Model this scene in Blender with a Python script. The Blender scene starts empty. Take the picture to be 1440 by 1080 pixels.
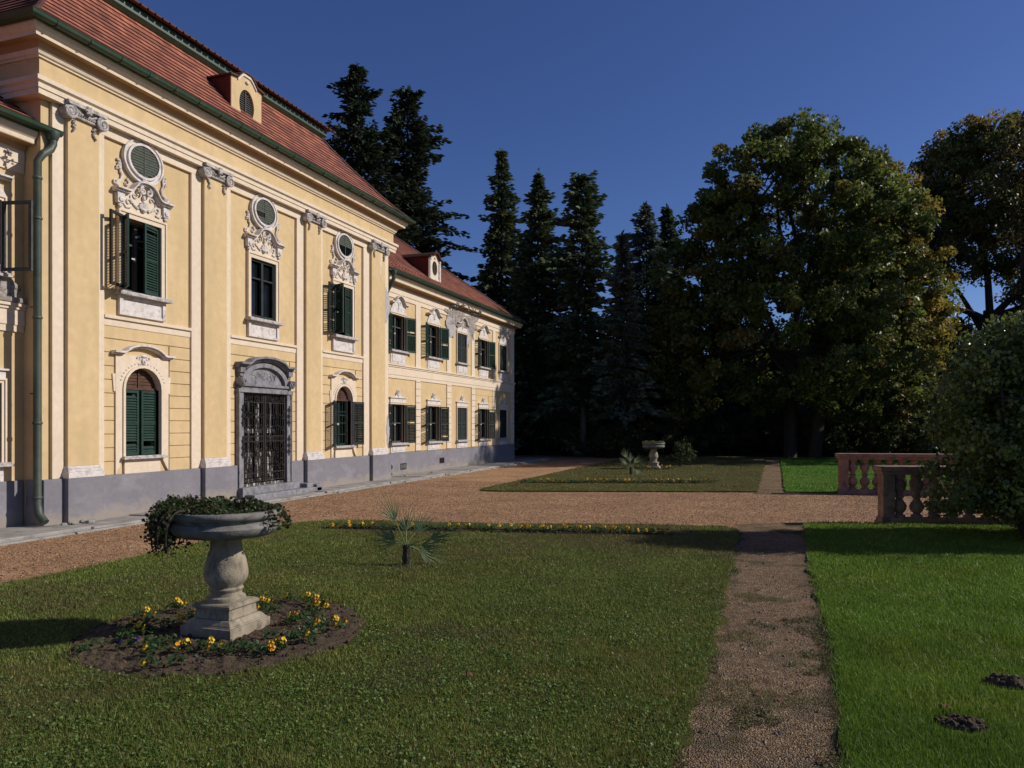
import bpy, math, random
import numpy as np
from mathutils import Vector, Matrix, noise
R = math.radians
rnd = random.Random(7)
rng = np.random.default_rng(11)
scene = bpy.context.scene
COL = scene.collection
SUN_AZ, SUN_EL = R(68), R(31)

# ------------------------------------------------------------------ materials
def new_mat(name):
    m = bpy.data.materials.new(name); m.use_nodes = True
    nt = m.node_tree; nt.nodes.clear()
    out = nt.nodes.new('ShaderNodeOutputMaterial')
    b = nt.nodes.new('ShaderNodeBsdfPrincipled')
    nt.links.new(b.outputs[0], out.inputs[0])
    return m, nt, b
def nd(nt, t, **k):
    n = nt.nodes.new(t)
    for a, v in k.items(): setattr(n, a, v)
    return n
def ramp(nt, fac, stops):
    r = nd(nt, 'ShaderNodeValToRGB')
    e = r.color_ramp.elements
    while len(e) < len(stops): e.new(0.5)
    for i, (p, c) in enumerate(stops):
        e[i].position = p; e[i].color = (*c, 1) if len(c) == 3 else c
    nt.links.new(fac, r.inputs[0]); return r.outputs[0]
def coords(nt, scale=(1, 1, 1)):
    g = nd(nt, 'ShaderNodeNewGeometry'); mp = nd(nt, 'ShaderNodeMapping')
    mp.inputs['Scale'].default_value = scale
    nt.links.new(g.outputs['Position'], mp.inputs[0]); return mp.outputs[0]
def noise_n(nt, vec, scale, detail=5, rough=.55, dist=0):
    n = nd(nt, 'ShaderNodeTexNoise'); n.inputs['Scale'].default_value = scale
    n.inputs['Detail'].default_value = detail; n.inputs['Roughness'].default_value = rough
    n.inputs['Distortion'].default_value = dist
    nt.links.new(vec, n.inputs['Vector']); return n.outputs[0]
def mixc(nt, fac, a, b, mode='MIX'):
    n = nd(nt, 'ShaderNodeMix', data_type='RGBA', blend_type=mode)
    for s, v in ((n.inputs[0], fac), (n.inputs[6], a), (n.inputs[7], b)):
        if hasattr(v, 'is_linked') or isinstance(v, bpy.types.NodeSocket): nt.links.new(v, s)
        elif isinstance(v, (int, float)): s.default_value = v
        else: s.default_value = (*v, 1)
    return n.outputs[2]
def bump(nt, b, h, strength, dist=.01):
    n = nd(nt, 'ShaderNodeBump'); n.inputs['Strength'].default_value = strength
    n.inputs['Distance'].default_value = dist
    nt.links.new(h, n.inputs['Height']); nt.links.new(n.outputs[0], b.inputs['Normal'])
    return n
def surf(name, c1, c2, scale=4, rough=.8, bs=.3, bscale=60, bdist=.005, stain=None, stain_scale=(1.2, 1.2, .35), stain_pos=(.55, .75), metallic=0, spec=.3):
    m, nt, b = new_mat(name)
    v = coords(nt)
    col = ramp(nt, noise_n(nt, v, scale), [(.3, c1), (.7, c2)])
    fine = ramp(nt, noise_n(nt, v, scale * 9, 3), [(.25, (.9, .9, .9)), (.75, (1.06, 1.06, 1.06))])
    col = mixc(nt, 1.0, col, fine, 'MULTIPLY')
    if stain:
        f = ramp(nt, noise_n(nt, coords(nt, stain_scale), 2.2, 8, .62), [(stain_pos[0], (0, 0, 0)), (stain_pos[1], (1, 1, 1))])
        col = mixc(nt, f, col, stain)
    nt.links.new(col, b.inputs['Base Color'])
    b.inputs['Roughness'].default_value = rough; b.inputs['Metallic'].default_value = metallic
    b.inputs['Specular IOR Level'].default_value = spec
    bump(nt, b, noise_n(nt, v, bscale, 4), bs, bdist)
    return m
M = {}
M['yellow'] = surf('yellow_plaster', (0.577, 0.416, 0.216), (0.644, 0.467, 0.255), .7, .9, .35, 45, .003, (.46, .35, .19), (1.3, 1.3, .22), (.47, .95))
M['cream'] = surf('cream_plaster', (0.670, 0.547, 0.407), (0.722, 0.593, 0.448), 1.1, .9, .3, 50, .003, (.56, .45, .33), (1.6, 1.6, .4), (.55, .9))
M['white'] = surf('white_stucco', (.58, .52, .48), (.72, .66, .62), 7, .88, .5, 60, .004, (.36, .32, .3), (4, 4, 4), (.5, .7))
M['whitegrey'] = surf('grey_stucco', (.38, .34, .32), (.6, .55, .52), 12, .9, .6, 70, .006, (.2, .18, .17), (6, 6, 6), (.45, .7))
M['plinth'] = surf('blue_grey_plinth_paint', (0.180, 0.170, 0.189), (0.220, 0.207, 0.225), 1.4, .85, .4, 30, .003, (.31, .285, .29), (.7, .7, 1.6), (.54, .85))
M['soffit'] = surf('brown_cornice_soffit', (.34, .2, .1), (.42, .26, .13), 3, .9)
M['green'] = surf('green_gutter_paint', (.022, .06, .036), (.04, .08, .048), 6, .5, .2, 40, .002, (.1, .085, .05), (3, 3, 1), (.55, .8), spec=.5)
M['greenpipe'] = surf('weathered_green_pipe', (.04, .055, .04), (.075, .09, .065), 5, .55, .2, 40, .002, (.035, .045, .035), (3, 3, .6), (.5, .7), spec=.5)
M['shutter'] = surf('dark_green_shutter_paint', (.008, .03, .022), (.02, .05, .036), 9, .6, .3, 60, .002, (.045, .055, .045), (9, 9, 3), (.6, .75))
M['shutterdark'] = surf('faded_black_green_shutter_paint', (.012, .02, .02), (.026, .034, .032), 9, .7, .3, 60, .002, (.07, .07, .06), (9, 9, 3), (.6, .75))
M['brownwood'] = surf('old_brown_wood', (.06, .028, .018), (.11, .055, .034), 10, .8, .5, 40, .003)
M['sash'] = surf('dark_sash_wood', (.045, .045, .042), (.09, .088, .08), 20, .7)
M['iron'] = surf('rusty_black_iron', (.012, .011, .011), (.035, .025, .02), 25, .65, .4, 60, .003)
M['doorwood'] = surf('pale_streaked_door_wood', (.028, .02, .017), (.06, .045, .038), 14, .75, .5, 50, .004, (.42, .41, .4), (7, 7, 1.0), (.53, .56))  # dark wood with sharp-edged pale upright streaks
M['stone'] = surf('grey_portal_stone', (.16, .155, .17), (.29, .28, .29), 6, .85, .6, 30, .006, (.09, .085, .09), (4, 4, 2), (.5, .72))
M['urn'] = surf('weathered_urn_stone', (0.253, 0.207, 0.147), (0.380, 0.319, 0.231), 9, .88, 1, 90, .005, (.12, .105, .085), (6, 6, 3), (.48, .7))
M['pinkstone'] = surf('pink_sandstone', (.27, .145, .098), (.39, .235, .165), 5, .88, 1, 40, .008, (.15, .105, .08), (4, 4, 3), (.48, .66))
M['redwood'] = surf('dark_red_dormer_paint', (.1, .024, .014), (.16, .038, .02), 5, .7)
M['concrete'] = surf('old_concrete', (.24, .22, .2), (.36, .33, .3), 2.5, .9, .8, 40, .008, (.15, .13, .11), (1.5, 1.5, 1.5), (.5, .7))
M['masonry'] = surf('exposed_masonry', (.24, .2, .175), (.44, .385, .345), 5, .95, 1, 25, .03, (.16, .125, .105), (5, 5, 5), (.5, .66))
M['repair'] = surf('grey_cement_patch', (.36, .33, .33), (.46, .42, .42), 6, .9, .5, 40, .004)
M['soil'] = surf('turned_soil', (.058, .038, .024), (.105, .072, .046), 14, .95, 1, 60, .02)
M['bark'] = surf('tree_bark', (.03, .025, .02), (.065, .052, .04), 12, .95, 1, 20, .03)
M['barkpale'] = surf('pale_trunk_bark', (.12, .11, .09), (.22, .2, .17), 10, .95, 1, 20, .03)
M['deadleaf'] = surf('dead_leaf', (.1, .035, .02), (.2, .08, .035), 30, .8)
def foot_dirt(m, z1, c):
    nt = m.node_tree; b = [n for n in nt.nodes if n.type == 'BSDF_PRINCIPLED'][0]; src = b.inputs['Base Color'].links[0].from_socket
    g = nd(nt, 'ShaderNodeNewGeometry'); sp = nd(nt, 'ShaderNodeSeparateXYZ'); nt.links.new(g.outputs['Position'], sp.inputs[0])
    mr = nd(nt, 'ShaderNodeMapRange'); mr.inputs[1].default_value = 0; mr.inputs[2].default_value = z1; mr.inputs[3].default_value = .42; mr.inputs[4].default_value = -.12
    nt.links.new(sp.outputs[2], mr.inputs[0]); ad = nd(nt, 'ShaderNodeMath', operation='ADD'); nt.links.new(mr.outputs[0], ad.inputs[0]); nt.links.new(noise_n(nt, coords(nt, (1.5, 1.5, 2.5)), 1.6, 8, .65), ad.inputs[1])
    f = ramp(nt, ad.outputs[0], [(.62, (0, 0, 0)), (.82, (.75, .75, .75))]); nt.links.new(mixc(nt, f, src, c), b.inputs['Base Color'])
foot_dirt(M['plinth'], .55, (.3, .25, .2))
m, nt, b = new_mat('dark_window_glass')
b.inputs['Base Color'].default_value = (.006, .007, .009, 1); b.inputs['Roughness'].default_value = .08
bump(nt, b, noise_n(nt, coords(nt), 4, 2), .12, .01); M['glass'] = m
m, nt, b = new_mat('dark_interior'); b.inputs['Base Color'].default_value = (.008, .008, .008, 1); b.inputs['Roughness'].default_value = 1; M['dark'] = m

def tile_mat(name, axis):
    m, nt, b = new_mat(name)
    g = nd(nt, 'ShaderNodeNewGeometry'); sp = nd(nt, 'ShaderNodeSeparateXYZ'); cb = nd(nt, 'ShaderNodeCombineXYZ')
    nt.links.new(g.outputs['Position'], sp.inputs[0])
    nt.links.new(sp.outputs[axis], cb.inputs[0])
    uvn = nd(nt, 'ShaderNodeUVMap'); su = nd(nt, 'ShaderNodeSeparateXYZ')
    nt.links.new(uvn.outputs[0], su.inputs[0]); nt.links.new(su.outputs[1], cb.inputs[1])
    br = nd(nt, 'ShaderNodeTexBrick'); nt.links.new(cb.outputs[0], br.inputs['Vector'])
    br.inputs['Scale'].default_value = 1; br.inputs['Brick Width'].default_value = .19; br.inputs['Row Height'].default_value = .16
    br.inputs['Mortar Size'].default_value = .007; br.inputs['Bias'].default_value = 0
    br.inputs['Color1'].default_value = (.21, .06, .033, 1); br.inputs['Color2'].default_value = (.41, .135, .074, 1)
    br.inputs['Mortar'].default_value = (.07, .02, .014, 1)
    v = coords(nt)
    st = ramp(nt, noise_n(nt, v, 1.3, 8, .65), [(.33, (.6, .6, .62)), (.5, (.95, .95, .95)), (.68, (1.2, 1.15, 1.1))])
    nt.links.new(mixc(nt, 1.0, br.outputs['Color'], st, 'MULTIPLY'), b.inputs['Base Color'])
    b.inputs['Roughness'].default_value = .8
    bump(nt, b, br.outputs['Fac'], -.6, .02)
    return m
M['tile_y'] = tile_mat('red_roof_tiles', 1); M['tile_x'] = tile_mat('red_roof_tiles_side', 0)

def leaf_mat(name, trans=.45, rough=.6, spec=.15):
    m, nt, b = new_mat(name)
    at = nd(nt, 'ShaderNodeAttribute', attribute_name='tint')
    nt.links.new(at.outputs['Color'], b.inputs['Base Color'])
    b.inputs['Roughness'].default_value = rough; b.inputs['Specular IOR Level'].default_value = spec
    tr = nd(nt, 'ShaderNodeBsdfTranslucent'); nt.links.new(at.outputs['Color'], tr.inputs[0])
    mx = nd(nt, 'ShaderNodeMixShader'); mx.inputs[0].default_value = trans
    nt.links.new(b.outputs[0], mx.inputs[1]); nt.links.new(tr.outputs[0], mx.inputs[2])
    out = [n for n in nt.nodes if n.type == 'OUTPUT_MATERIAL'][0]
    nt.links.new(mx.outputs[0], out.inputs[0]); return m
M['leaf'] = leaf_mat('foliage', .5, .45, .4); M['needle'] = leaf_mat('needles', .25, .7, .15); M['grass'] = leaf_mat('grass_blades', .3, .5, .25)
M['glossleaf'] = leaf_mat('glossy_leaves', .35, .36, .6); M['petal'] = leaf_mat('petals', .3, .6, .2)

def lawn_mat(name, c1, c2, c3):
    m, nt, b = new_mat(name); v = coords(nt)
    col = ramp(nt, noise_n(nt, v, .9, 8, .7), [(.35, c1), (.5, c2), (.68, c3)])
    f = ramp(nt, noise_n(nt, v, 38, 4, .8), [(.3, (.45, .45, .45)), (.7, (1.35, 1.35, 1.3))])
    nt.links.new(mixc(nt, 1.0, col, f, 'MULTIPLY'), b.inputs['Base Color'])
    b.inputs['Roughness'].default_value = .95; b.inputs['Specular IOR Level'].default_value = .1
    bump(nt, b, noise_n(nt, v, 45, 4, .8), 1, .04); return m
M['lawn_dry'] = lawn_mat('olive_lawn', (0.084, 0.095, 0.023), (0.112, 0.112, 0.032), (0.146, 0.123, 0.047))
M['lawn_lush'] = lawn_mat('green_lawn', (0.065, 0.128, 0.018), (0.098, 0.173, 0.024), (0.143, 0.195, 0.042))
def gravel_mat(name, cols, patch=None):
    m, nt, b = new_mat(name); v = coords(nt)
    vo = nd(nt, 'ShaderNodeTexVoronoi'); vo.inputs['Scale'].default_value = 105; nt.links.new(v, vo.inputs['Vector'])
    sx = nd(nt, 'ShaderNodeSeparateXYZ'); nt.links.new(vo.outputs['Color'], sx.inputs[0])
    peb = ramp(nt, sx.outputs[0], [(0, cols[0]), (.45, cols[1]), (.8, cols[2]), (1, cols[3])])
    big = ramp(nt, noise_n(nt, v, .8, 8, .65), [(.3, (.72, .7, .68)), (.7, (1.14, 1.14, 1.16))])
    mid = ramp(nt, noise_n(nt, v, 9, 5, .7), [(.3, (.62, .6, .58)), (.65, (1.14, 1.14, 1.14))])
    col = mixc(nt, 1.0, mixc(nt, 1.0, peb, big, 'MULTIPLY'), mid, 'MULTIPLY')
    if patch:
        f = ramp(nt, noise_n(nt, v, 1.6, 8, .72), [(.5, (0, 0, 0)), (.64, (.75, .75, .75))])
        col = mixc(nt, f, col, patch)
    nt.links.new(col, b.inputs['Base Color'])
    b.inputs['Roughness'].default_value = .95; b.inputs['Specular IOR Level'].default_value = .15
    h = nd(nt, 'ShaderNodeMath', operation='ADD'); nt.links.new(vo.outputs['Distance'], h.inputs[0]); nt.links.new(noise_n(nt, v, 7, 6, .7), h.inputs[1])
    bump(nt, b, h.outputs[0], 1, .035); return m
M['gravel'] = gravel_mat('orange_gravel', [(0.355, 0.186, 0.093), (0.601, 0.338, 0.171), (0.793, 0.482, 0.264), (1.025, 0.758, 0.500)])
M['path'] = gravel_mat('brown_gravel_path', [(0.208, 0.128, 0.071), (0.343, 0.224, 0.129), (0.465, 0.320, 0.190), (0.636, 0.487, 0.310)], (0.076, 0.074, 0.030))
M['forest'] = surf('forest_floor', (.022, .026, .011), (.05, .042, .022), 3, .95, 1, 20, .04)

# ------------------------------------------------------------------ objects
WL = {}
def tag(o, label=None, cat=None, group=None, kind=None):
    if label: o['label'] = label
    if cat: o['category'] = cat
    if group: o['group'] = group
    if kind: o['kind'] = kind
    return o
def empty(name, loc, label, cat, group=None):
    o = bpy.data.objects.new(name, None); COL.objects.link(o); o.location = loc; o.empty_display_size = .3
    WL[o.name] = Vector(loc); tag(o, label, cat, group); return o
def link_mesh(name, me, mat, parent=None, origin=None):
    o = bpy.data.objects.new(name, me); COL.objects.link(o)
    for mm in (mat if isinstance(mat, list) else [mat]): me.materials.append(mm)
    if parent is not None: o.parent = parent; WL[o.name] = WL[parent.name].copy()
    else: WL[o.name] = Vector(origin or (0, 0, 0)); o.location = WL[o.name]
    return o
class MB:
    def __init__(s, px=0): s.v = []; s.f = []; s.px = px; s.uv = None; s.mi = []; s.cur = 0
    def add(s, vs, fs):
        n = len(s.v); s.v += [tuple(p) for p in vs]; s.f += [tuple(i + n for i in f) for f in fs]; s.mi += [s.cur] * len(fs)
    def box(s, x0, x1, y0, y1, z0, z1):
        s.add([(x0, y0, z0), (x1, y0, z0), (x1, y1, z0), (x0, y1, z0), (x0, y0, z1), (x1, y0, z1), (x1, y1, z1), (x0, y1, z1)],
              [(0, 3, 2, 1), (4, 5, 6, 7), (0, 1, 5, 4), (1, 2, 6, 5), (2, 3, 7, 6), (3, 0, 4, 7)])
    def fb(s, s0, s1, z0, z1, d0, d1): s.box(s.px + d0, s.px + d1, s0, s1, z0, z1)
    def prism(s, poly, d0, d1):        # poly of (s, z) counter-clockwise seen from +x
        n = len(poly)
        s.add([(s.px + d1, a, b) for a, b in poly] + [(s.px + d0, a, b) for a, b in poly],
              [tuple(range(n)), tuple(reversed(range(n, 2 * n)))] + [(i, i + n, (i + 1) % n + n, (i + 1) % n) for i in range(n)])
    def ring(s, outer, inner, d0, d1, closed=True):
        n = len(outer); k = n if closed else n - 1
        vs = [(s.px + d, a, b) for pts, d in ((outer, d1), (inner, d1), (outer, d0), (inner, d0)) for a, b in pts]
        fs = []
        for i in range(k):
            j = (i + 1) % n
            fs += [(i, j, n + j, n + i), (2 * n + i, 2 * n + j, j, i), (n + i, n + j, 3 * n + j, 3 * n + i)]
        if not closed:
            fs += [(0, n, 3 * n, 2 * n), (n - 1, 3 * n - 1, 4 * n - 1, 2 * n - 1)]
        s.add(vs, fs)
    def ribbon(s, pts, t, d0, d1):     # band of height t along a polyline on the facade
        up = [(a, b + t) for a, b in pts]
        s.ring(up, pts, d0, d1, False)
    def tube(s, pts, r, n=6):
        P = [Vector(p) for p in pts]; rr = r if isinstance(r, (list, tuple)) else [r] * len(P)
        base = len(s.v); vs = []; fs = []; prev = None
        for i, p in enumerate(P):
            t = (P[min(i + 1, len(P) - 1)] - P[max(i - 1, 0)]).normalized()
            a = t.cross(Vector((0, 0, 1))) if prev is None else prev - t * prev.dot(t)
            if a.length < 1e-4: a = t.cross(Vector((1, 0, 0)))
            a.normalize(); prev = a; bb = t.cross(a)
            for k in range(n):
                q = 2 * math.pi * k / n; vs.append(p + (a * math.cos(q) + bb * math.sin(q)) * rr[i])
        for i in range(len(P) - 1):
            for k in range(n):
                fs.append((i * n + k, i * n + (k + 1) % n, (i + 1) * n + (k + 1) % n, (i + 1) * n + k))
        fs.append(tuple(reversed(range(n)))); fs.append(tuple(range((len(P) - 1) * n, len(P) * n)))
        s.add(vs, fs)
    def ft(s, pts, r, d, n=6):         # tube on the facade through (s, z) points
        s.tube([(s.px + d, a, b) for a, b in pts], r, n)
    def ball(s, c, r, n=8):
        rx, ry, rz = r if isinstance(r, (tuple, list)) else (r, r, r); vs = []; fs = []
        m = n // 2
        for i in range(1, m):
            a = math.pi * i / m
            for k in range(n):
                q = 2 * math.pi * k / n
                vs.append((c[0] + rx * math.sin(a) * math.cos(q), c[1] + ry * math.sin(a) * math.sin(q), c[2] + rz * math.cos(a)))
        t = len(vs); vs += [(c[0], c[1], c[2] + rz), (c[0], c[1], c[2] - rz)]
        for i in range(m - 2):
            for k in range(n): fs.append((i * n + k, (i + 1) * n + k, (i + 1) * n + (k + 1) % n, i * n + (k + 1) % n))
        for k in range(n): fs.append((t, k, (k + 1) % n)); fs.append((t + 1, (m - 2) * n + (k + 1) % n, (m - 2) * n + k))
        s.add(vs, fs)
    def lathe(s, c, prof, n=32, sq=0):
        vs = []; fs = []
        for r, z in prof:
            for k in range(n):
                q = 2 * math.pi * k / n; vs.append((c[0] + r * math.cos(q), c[1] + r * math.sin(q), c[2] + z))
        for i in range(len(prof) - 1):
            for k in range(n): fs.append((i * n + k, i * n + (k + 1) % n, (i + 1) * n + (k + 1) % n, (i + 1) * n + k))
        fs.append(tuple(reversed(range(n)))); fs.append(tuple(range((len(prof) - 1) * n, len(prof) * n)))
        s.add(vs, fs)
    def sweep(s, path, prof, closed_prof=True):   # path in plan, prof of (outward offset, z); outward = right of travel
        n = len(path); vs = []; fs = []; k = len(prof)
        for i, p in enumerate(path):
            p = Vector(p)
            def nrm(a, b):
                t = (Vector(b) - Vector(a)).normalized(); return Vector((t.y, -t.x))
            if i == 0: o = nrm(path[0], path[1])
            elif i == n - 1: o = nrm(path[-2], path[-1])
            else:
                a = nrm(path[i - 1], path[i]); b = nrm(path[i], path[i + 1]); o = (a + b) / (1 + a.dot(b))
            for d, z in prof: vs.append((p.x + o.x * d, p.y + o.y * d, z))
        for i in range(n - 1):
            for j in range(k if closed_prof else k - 1):
                fs.append((i * k + j, (i + 1) * k + j, (i + 1) * k + (j + 1) % k, i * k + (j + 1) % k))
        if closed_prof: fs.append(tuple(range(k))); fs.append(tuple(reversed(range((n - 1) * k, n * k))))
        s.add(vs, fs)
    def xf(s, i0, mat):
        for i in range(i0, len(s.v)): s.v[i] = tuple(mat @ Vector(s.v[i]))
    def build(s, name, mat, parent=None, origin=None, smooth=False, bevel=0):
        me = bpy.data.meshes.new(name)
        o0 = WL[parent.name] if parent is not None else Vector(origin or (0, 0, 0))
        me.from_pydata([(v[0] - o0.x, v[1] - o0.y, v[2] - o0.z) for v in s.v], [], s.f); me.update()
        import bmesh
        bm = bmesh.new(); bm.from_mesh(me); bmesh.ops.recalc_face_normals(bm, faces=bm.faces); bm.to_mesh(me); bm.free()
        if s.uv:
            l = me.uv_layers.new(name='UVMap')
            for p in me.polygons:
                for li in p.loop_indices: l.data[li].uv = s.uv(Vector(me.vertices[me.loops[li].vertex_index].co) + o0)
        for p in me.polygons: p.use_smooth = bool(smooth)
        if max(s.mi, default=0) > 0: me.polygons.foreach_set('material_index', s.mi)
        o = link_mesh(name, me, mat, parent, origin)
        if smooth == 2 or (smooth and smooth is not True):
            pass
        if smooth:
            try: me.set_sharp_from_angle(angle=R(40))
            except Exception: pass
        if bevel:
            md = o.modifiers.new('bevel', 'BEVEL'); md.width = bevel; md.segments = 2; md.limit_method = 'ANGLE'
        return o
def quads_obj(name, V, nper, cols, mat, parent=None, origin=None):
    """V: (N*nper,3) numpy vertices, each nper a face; cols: (N,3) albedo per face"""
    N = len(V) // nper; me = bpy.data.meshes.new(name)
    o0 = np.array(WL[parent.name] if parent is not None else (origin or (0, 0, 0)), dtype=np.float32)
    me.vertices.add(N * nper); me.vertices.foreach_set('co', (V - o0).astype(np.float32).ravel())
    me.loops.add(N * nper); me.loops.foreach_set('vertex_index', np.arange(N * nper, dtype=np.int32))
    me.polygons.add(N); me.polygons.foreach_set('loop_start', np.arange(0, N * nper, nper, dtype=np.int32))
    me.polygons.foreach_set('loop_total', np.full(N, nper, dtype=np.int32))
    me.update(calc_edges=True)
    a = me.color_attributes.new('tint', 'FLOAT_COLOR', 'POINT')
    c = np.ones((N * nper, 4), dtype=np.float32); c[:, :3] = np.repeat(cols, nper, axis=0); a.data.foreach_set('color', c.ravel())
    return link_mesh(name, me, mat, parent, origin)
def leafquads(P, size, up=.0, aspect=.6, nrm=None):
    """a pointed leaf quad at each P with random orientation"""
    N = len(P); d = rng.normal(size=(N, 3)); d /= np.linalg.norm(d, axis=1)[:, None]
    n = rng.normal(size=(N, 3)); n[:, 2] += up
    if nrm is not None: n += nrm
    n /= np.linalg.norm(n, axis=1)[:, None]
    d -= n * (d * n).sum(1)[:, None]; d /= np.linalg.norm(d, axis=1)[:, None] + 1e-9
    e = np.cross(n, d); s = (size * rng.uniform(.6, 1.25, N))[:, None] if np.isscalar(size) else size[:, None]
    a = P - d * s * .5; b = P + e * s * .5 * aspect + n * s * .06; c = P + d * s * .5; f = P - e * s * .5 * aspect + n * s * .06
    return np.stack([a, b, c, f], 1).reshape(-1, 3)
def pick(cols, N, jitter=.25, w=None):
    c = np.array(cols)[rng.choice(len(cols), N, p=w)]
    return np.clip(c * (1 + rng.normal(0, jitter, (N, 1))), .003, .9)

# ------------------------------------------------------------------ palace
PX, PW = -11.27, -11.65         # wall planes: centre block, wings
S0, S1 = 9.04, 20.7             # centre block along y
WE, LE = 33.6, 1.5              # far end of the right wing, near end of the left wing
BACK = -23.5
pal = empty('palace', (PX, 20.7, 0), 'long yellow baroque palace with red tiled roofs, white stucco ornament and green shutters', 'palace')

def wall(mb, s0, s1, z0, z1, holes, depth=.32, px=None):
    px = mb.px if px is None else px
    ys = sorted({s0, s1, *[h[0] for h in holes], *[h[1] for h in holes]}); zs = sorted({z0, z1, *[h[2] for h in holes], *[h[3] for h in holes]})
    for i in range(len(ys) - 1):
        for j in range(len(zs) - 1):
            cy, cz = (ys[i] + ys[i + 1]) / 2, (zs[j] + zs[j + 1]) / 2
            if any(h[0] < cy < h[1] and h[2] < cz < h[3] for h in holes): continue
            mb.add([(px, ys[i], zs[j]), (px, ys[i + 1], zs[j]), (px, ys[i + 1], zs[j + 1]), (px, ys[i], zs[j + 1])], [(0, 1, 2, 3)])
    for a, b, c, d in holes:
        mb.add([(px, a, c), (px, b, c), (px, b, d), (px, a, d), (px - depth, a, c), (px - depth, b, c), (px - depth, b, d), (px - depth, a, d)],
               [(0, 4, 5, 1), (1, 5, 6, 2), (2, 6, 7, 3), (3, 7, 4, 0)])

wcols = [22.02, 24.74, 27.36, 29.66, 32.1]; wh = .48
mwin = [11.1, 14.65, 18.1]; lwin = [8.17, 5.5, 2.9]
mholes = [(c - .45, c + .45, 4.16, 5.5) for c in mwin] + [(c - .425, c + .425, 1.12, 2.76) for c in (mwin[0], mwin[2])] + [(13.88, 15.46, .36, 3.02)]
wholes = [(c - wh, c + wh, a, b) for c in wcols for a, b in ((4.12, 5.27), (1.1, 2.36))]
lholes = [(c - wh, c + wh, a, b) for c in lwin for a, b in ((4.12, 5.27), (1.1, 2.36))]
b = MB(PX); wall(b, S0, S1, .79, 7.5, mholes)
b.box(BACK, PX - .001, S0, S0 + .3, 0, 7.9); b.box(BACK, PX - .001, S1 - .3, S1, 0, 7.9)
b.box(BACK, BACK + .3, S0 + .3, S1 - .3, 0, 7.9)
b.build('wall', M['yellow'], pal)
b = MB(PW); wall(b, S1, WE, .79, 6.3, wholes); b.box(BACK + .5, PW - .001, WE - .3, WE, 0, 6.3); b.build('wall', M['yellow'], pal)
b = MB(PW); wall(b, LE, S0, .79, 6.3, lholes); b.box(BACK + .5, PW - .001, LE, LE + .3, 0, 6.3); b.build('wall', M['yellow'], pal)
# rooms behind the openings: floors and back walls so that no light leaks in
b = MB()
for px, a, c in ((PX, S0, S1), (PW, S1, WE), (PW, LE, S0)):
    b.box(px - 2.5, px - 2.4, a + .3, c - .3, 0, 6.2); b.box(px - 2.4, px - .33, a + .3, c - .3, 3.2, 3.4); b.box(px - 2.4, px - .33, a + .3, c - .3, 6.0, 6.2)
    b.box(px - 2.4, px - .33, a + .3, c - .3, .0, .25)
b.build('interior', M['dark'], pal)
# plinth
b = MB(PX)
for a, c in ((S0 - .02, 13.68), (15.66, S1 + .02)): b.fb(a, c, -.2, .8, -.3, .1)
for a, c in ((9.38, 10.1), (12.57, 13.38), (16.16, 16.94), (19.42, 20.34)): b.fb(a, c, -.2, .8, .1, .2)
b.fb(S0 - .022, S0 + .0, -.2, .8, -.31, .098)
b.build('plinth', M['plinth'], pal, bevel=.012)
b = MB(PW); b.fb(S1 + .03, WE + .04, -.2, .78, -.3, .04); b.build('plinth', M['plinth'], pal, bevel=.012)
b = MB(PW); b.fb(LE - .04, S0 - .03, -.2, .79, -.3, .04); b.build('plinth', M['plinth'], pal, bevel=.012)
# strips of paler plaster around the panels (centre block)
strips = [(9.2, 10.22), (12.33, 13.5), (15.91, 17.04), (19.12, 20.6)]
b = MB(PX)
for a, c in strips: b.fb(a, c, .8, 6.82, -.02, .06)
b.fb(9.2, 20.6, 6.82, 7.0, -.02, .0601)
b.build('panel_border', M['cream'], pal, bevel=.008)
# string courses between storeys
b = MB(PX)
for i in range(3):
    a, c = strips[i][1], strips[i + 1][0]
    b.fb(a, c, 3.47, 3.6, 0, .035); b.fb(a, c, 3.6, 3.66, 0, .075)
b.build('string_course', M['cream'], pal, bevel=.006)
# rustication grooves on ground floor panels: dark recessed joints modelled as raised courses
def courses(mb, s0, s1, z0, z1, step, holes, d=.022, gap=.014):
    z = z0
    while z < z1 - .02:
        t = min(z + step - gap, z1)
        segs = [(s0, s1)]
        for h in holes:
            if h[2] < t and h[3] > z:
                ns = []
                for a, c in segs:
                    if h[0] > a: ns.append((a, min(c, h[0])))
                    if h[1] < c: ns.append((max(a, h[1]), c))
                segs = [q for q in ns if q[1] - q[0] > .01]
        for a, c in segs: mb.fb(a, c, z, t, -.01, d)
        z += step
b = MB(PX)
courses(b, 10.22, 12.33, .8, 3.47, .245, [(10.46, 11.78, .8, 3.05)])
courses(b, 13.5, 15.91, .8, 3.47, .245, [(13.68, 15.68, 0, 3.2)])
courses(b, 17.04, 19.12, .8, 3.47, .245, [(17.46, 18.76, .8, 3.05)])
b.build('rusticated_course', M['yellow'], pal, bevel=.004)
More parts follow.
